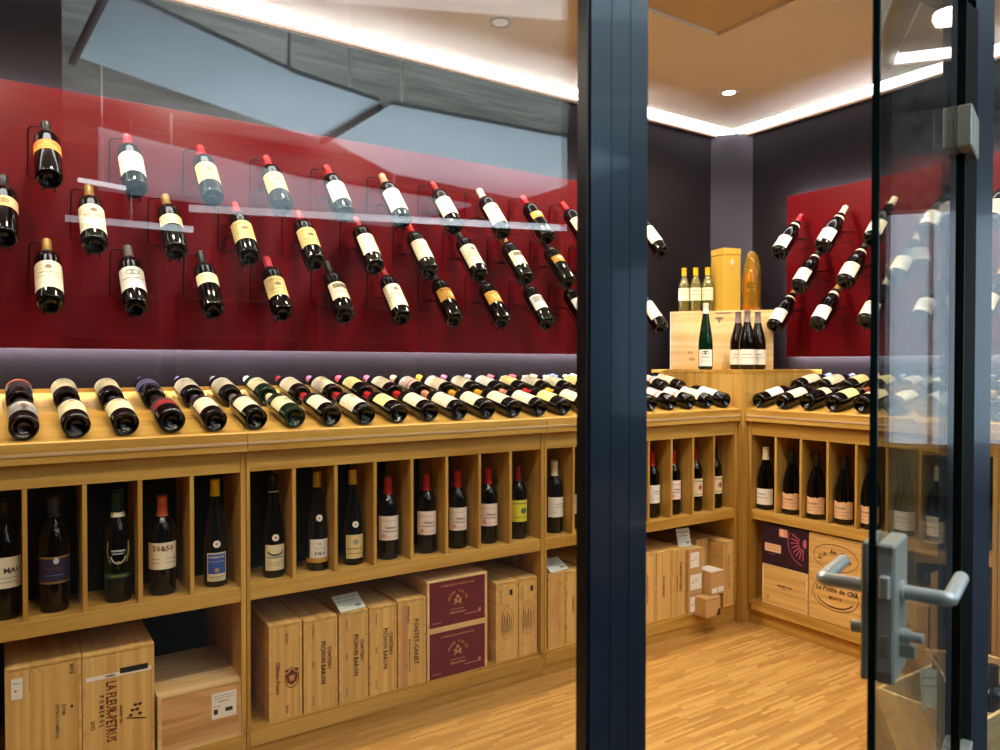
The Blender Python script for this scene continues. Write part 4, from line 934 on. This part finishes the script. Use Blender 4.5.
g2 = box('window_2', 2.132, 3.55, GY, GY+.010, .0, 2.62, glass_L)
tag(g2, 'fixed glass pane right of the hinge post', kind='structure')
g3 = box('window_3', .897, 2.036, GY, GY+.010, 2.23, 2.62, glass_L)
tag(g3, 'fixed glass pane above the door', kind='structure')

# ------------------------------------------------------------------ the glass door, ajar towards the viewer
ex, ey = 1.022-1.908, .584-.885
LEN = math.hypot(ex, ey); ang = math.atan2(-ey, -ex)     # e runs from the free edge to the hinges
door = empty('door_1', (1.022, .584, 0), ang)            # local x from free edge to hinge, local -y is the side facing the viewer
tag(door, 'glass door standing ajar with steel lever handles', kind='structure')
box('glass_pane', .006, LEN, -.005, .005, .02, 2.14, glass_D, door)
box('glass_edge', 0, .0058, -.005, .005, .02, 2.14, glass_edge, door)
box('edge_seal', LEN-.012, LEN+.004, -.014, .014, .02, 2.14, rubber, door)
lc = box('lock_case', -.002, .098, -.029, -.005, .803, .999, steel_dk, door, .003)
box('cover_plate', -.002, .098, .005, .014, .803, .999, steel_dk, door, .002)
box('strike_plate', -.0035, -.002, -.026, -.008, .82, .985, steel, lc)
box('latch_bolt', -.0145, -.003, -.024, -.011, .925, .957, steel, lc, .002)
box('dead_bolt', -.0050, -.0030, -.022, -.013, .842, .872, steel_dk, lc, .0006)
HZ = .923
def lever(parent, s):
    y0 = -.029 if s < 0 else .014
    bm = bmesh.new()
    add_tube(bm, [(.052, y0, HZ), (.052, y0+s*.004, HZ)], .0165, 20)
    ya = y0+s*(.060 if s < 0 else .066)
    add_tube(bm, [(.052, y0+s*.003, HZ), (.052, ya-s*.008, HZ), (.0535, ya-s*.003, HZ), (.058, ya, HZ), (.075, ya, HZ), (.185, ya, HZ), (.190, ya, HZ)], [.0105, .0105, .0108, .0105, .0105, .0105, .009], 18)
    return link('lever_handle', finish(bm, smooth=True, angle=.8), steel, parent)
lever(lc, -1)
lever(lc, 1)
bm = bmesh.new(); add_tube(bm, [(.046, -.029, .862), (.046, -.058, .862)], .007, 14); add_tube(bm, [(.046, -.029, .862), (.046, -.042, .862)], .010, 14)
link('thumb_turn', finish(bm, smooth=True, angle=.8), steel, lc)
bm = bmesh.new(); add_tube(bm, [(.046, .015, .862), (.046, .036, .862)], .009, 14)
link('key_cylinder', finish(bm, smooth=True, angle=.8), steel, lc)
box('key_plate', .038, .054, -.048, -.029, .833, .850, steel_dk, lc)
for z, w in ((1.800, 'upper'), (.275, 'lower')):
    h = box('hinge', LEN-.080, LEN-.006, -.034, -.005, z-.048, z+.048, steel_dk, door, .003)
    box('hinge_leaf', LEN-.002, LEN+.075, -.034, -.006, z-.048, z+.048, steel_dk, h, .003)
    box('hinge_cover', LEN-.080, LEN-.006, .005, .020, z-.048, z+.048, steel_dk, h, .003)

# ------------------------------------------------------------------ the hall outside (seen as reflections in the glass)
tag(box('floor_hall', -3.0, 8.0, -7.6, .86, -.04, 0, hall_floor_m), kind='structure')
tag(box('ceiling_hall', -3.0, 8.0, -7.6, 1.0, 3.7, 3.8, concrete), kind='structure')
tag(box('wall_hall_partition', -3.0, .188, -1.32, -1.22, 0, 3.7, hall_dark), kind='structure')
tag(box('wall_hall_back', -3.0, 8.0, -7.7, -7.6, 0, 3.7, hall_wine), kind='structure')
tag(box('wall_hall_right', 8.0, 8.1, -7.6, 3.3, 0, 3.7, concrete), kind='structure')
tag(box('floor_hall_side', 3.75, 8.0, .86, 3.3, -.04, 0, hall_floor_m), kind='structure')
tag(box('ceiling_hall_side', 3.75, 8.0, 1.0, 3.3, 3.7, 3.8, concrete), kind='structure')
tag(box('wall_hall_far', 3.75, 8.0, 3.3, 3.4, 0, 3.7, concrete), kind='structure')
tag(box('wall_hall_left', -3.1, -3.0, -7.6, 1.0, 0, 3.7, hall_dark), kind='structure')
tag(box('ceiling_beam', -3.0, 8.0, -5.2, -4.8, 3.35, 3.7, concrete), kind='structure')
for i, (y0, y1) in enumerate(((1.05, 2.85), (-1.05, .75), (-3.0, -1.2), (-4.95, -3.15), (-6.9, -5.1))):
    w = box(f'window_{4+i}', 7.93, 7.99, y0, y1, .5, 2.7, window_glow); tag(w, 'bright daylight window in the right-hand hall wall', kind='structure')
    box('window_frame', 7.92, 8.0, y0-.04, y0, .46, 2.74, white_m, w, boxes=[(7.92, 8.0, y1, y1+.04, .46, 2.74), (7.92, 8.0, y0, y1, 2.7, 2.74), (7.92, 8.0, y0, y1, .46, .5), (7.92, 7.99, (y0+y1)/2-.02, (y0+y1)/2+.02, .5, 2.7)])
def sail(label, pts, z, rods):
    t = prism('ceiling_sail', pts, z, z+.03, sail_m); tag(t, label, 'ceiling panel', 'pale blue ceiling sails')
    for x, y in rods: tube('hanging_rod', [(x, y, z+.03), (x, y, 3.7)], .012, white_m, t, 8)
sail('pale blue angular ceiling sail nearest the glass, seen reflected', [(.45, -1.80), (.51, -2.10), (1.5, -2.59), (2.12, -2.75), (2.05, -3.75), (1.84, -3.70), (.35, -3.02)], 3.0, [(1.5, -2.75), (2.0, -3.0)])
sail('pale blue angular ceiling sail further right, seen reflected', [(2.20, -2.75), (3.70, -2.67), (4.6, -3.0), (4.6, -4.6), (3.0, -4.4), (2.12, -3.72)], 3.0, [(2.4, -3.0), (4.3, -3.2)])
sail('pale blue ceiling sail over the far side of the hall, seen reflected', [(.6, -4.3), (2.3, -4.9), (4.2, -5.0), (4.0, -6.6), (.8, -6.4)], 2.95, [(1.2, -4.9), (3.6, -5.6)])
tag(tube('hanging_bar', [(.44, -1.75, 2.97), (.35, -3.04, 2.97)], .022, hall_dark), 'dark bar along the left edge of the nearest ceiling sail, seen reflected', 'bar')
tag(tube('hanging_bar', [(2.12, -2.76, 2.97), (2.08, -3.74, 2.97)], .022, hall_dark), 'dark bar between two ceiling sails, seen reflected', 'bar')
for a, b, w in (((1.36, -5.0, 2.6), (4.7, -3.9, 2.6), 'long fluorescent tube lamp crossing the hall, seen reflected'), ((.48, -4.4, 2.6), (.80, -4.5, 2.6), 'short fluorescent tube lamp in the hall, seen reflected'), ((.5, -6.1, 2.6), (1.6, -6.05, 2.6), 'far fluorescent tube lamp in the hall, seen reflected')):
    short = (Vector(a)-Vector(b)).length < .5
    t = tube('tube_lamp', [a, b], .018 if short else .032, tube_glow if short else tube_soft, None, 10); tag(t, w, 'lamp', 'tube lamps in the hall')
    m_ = (Vector(a)+Vector(b))/2
    tube('suspension', [(m_.x, m_.y, 2.62), (m_.x, m_.y, 3.7)], .006, white_m, t, 6)
# shelving far back in the hall
bmat = plain('hall_shelf_wood', srgb(90, 60, 44), .6)
for i, x in enumerate((.8, 2.4, 4.0)):
    t = empty('bottle_rack', (x, -7.55, 0)); tag(t, f'wine rack against the far hall wall, {ORD[i]} from the left of the reflection', 'shelf', 'wine racks in the hall')
    box('upright', -.7, -.67, 0, .34, 0, 2.1, bmat, t); box('upright', .67, .70, 0, .34, 0, 2.1, bmat, t)
    for z in (.2, .65, 1.1, 1.55, 2.0): box('shelf_board', -.67, .67, 0, .34, z, z+.03, bmat, t)
def area(x, y, z, sx, sy, power, col, target):  # added fill lights without fixtures, brighten the hall for its reflections
    l = bpy.data.lights.new('hall_fill_light', 'AREA'); l.shape = 'RECTANGLE'; l.size = sx; l.size_y = sy; l.energy = power; l.color = col
    o = bpy.data.objects.new('hall_fill_light', l); COL.objects.link(o); o.location = (x, y, z)
    o.rotation_euler = (Vector(target)-Vector((x, y, z))).to_track_quat('-Z', 'Y').to_euler()
area(1.6, -3.2, 1.9, 2.6, 1.6, 190, (.82, .92, 1), (1.6, -3.2, 4))
area(4.2, -3.4, 1.9, 2.6, 1.6, 170, (.82, .92, 1), (4.2, -3.4, 4))
area(2.5, -5.8, 1.9, 2.6, 1.0, 90, (.82, .92, 1), (2.5, -5.8, 4))
area(1.6, -1.1, 3.0, 3.4, 1.2, 120, (.9, .95, 1), (1.6, -1.1, 4))
area(2.6, -3.7, 3.12, 4.5, 1.8, 150, (.9, .95, .95), (2.6, -3.7, 4))
area(2.5, -.6, 3.2, 3.0, 1.0, 26, (.85, .93, 1), (2.0, .5, .3))

# ------------------------------------------------------------------ world, camera, view
w = bpy.data.worlds.new('world'); scn.world = w; w.use_nodes = True
w.node_tree.nodes['Background'].inputs[0].default_value = (.6, .7, .8, 1)
w.node_tree.nodes['Background'].inputs[1].default_value = .05
cam = bpy.data.cameras.new('camera'); co = bpy.data.objects.new('camera', cam); COL.objects.link(co)
cam.sensor_width = 36; cam.lens = 748*36/1000; cam.clip_start = .05
co.matrix_world = Matrix.Translation((0, 0, 1.25)) @ Matrix.Rotation(math.atan2(.832, .555)-PI/2, 4, 'Z') @ Matrix.Rotation(PI/2-math.radians(.85), 4, 'X') @ Matrix.Rotation(math.radians(.04), 4, 'Z')
cam.shift_y = .0012; cam.dof.use_dof = True; cam.dof.focus_distance = 2.6; cam.dof.aperture_fstop = 4.5
scn.camera = co
scn.view_settings.view_transform = 'Standard'; scn.view_settings.look = 'None'
scn.view_settings.gamma = 1; scn.view_settings.use_curve_mapping = False
scn.view_settings.exposure = 0.0
scn.cycles.max_bounces = 10; scn.cycles.transparent_max_bounces = 16; scn.cycles.glossy_bounces = 5
scn.cycles.sample_clamp_indirect = 6; scn.cycles.caustics_reflective = False; scn.cycles.caustics_refractive = False
scn.cycles.use_denoising = True
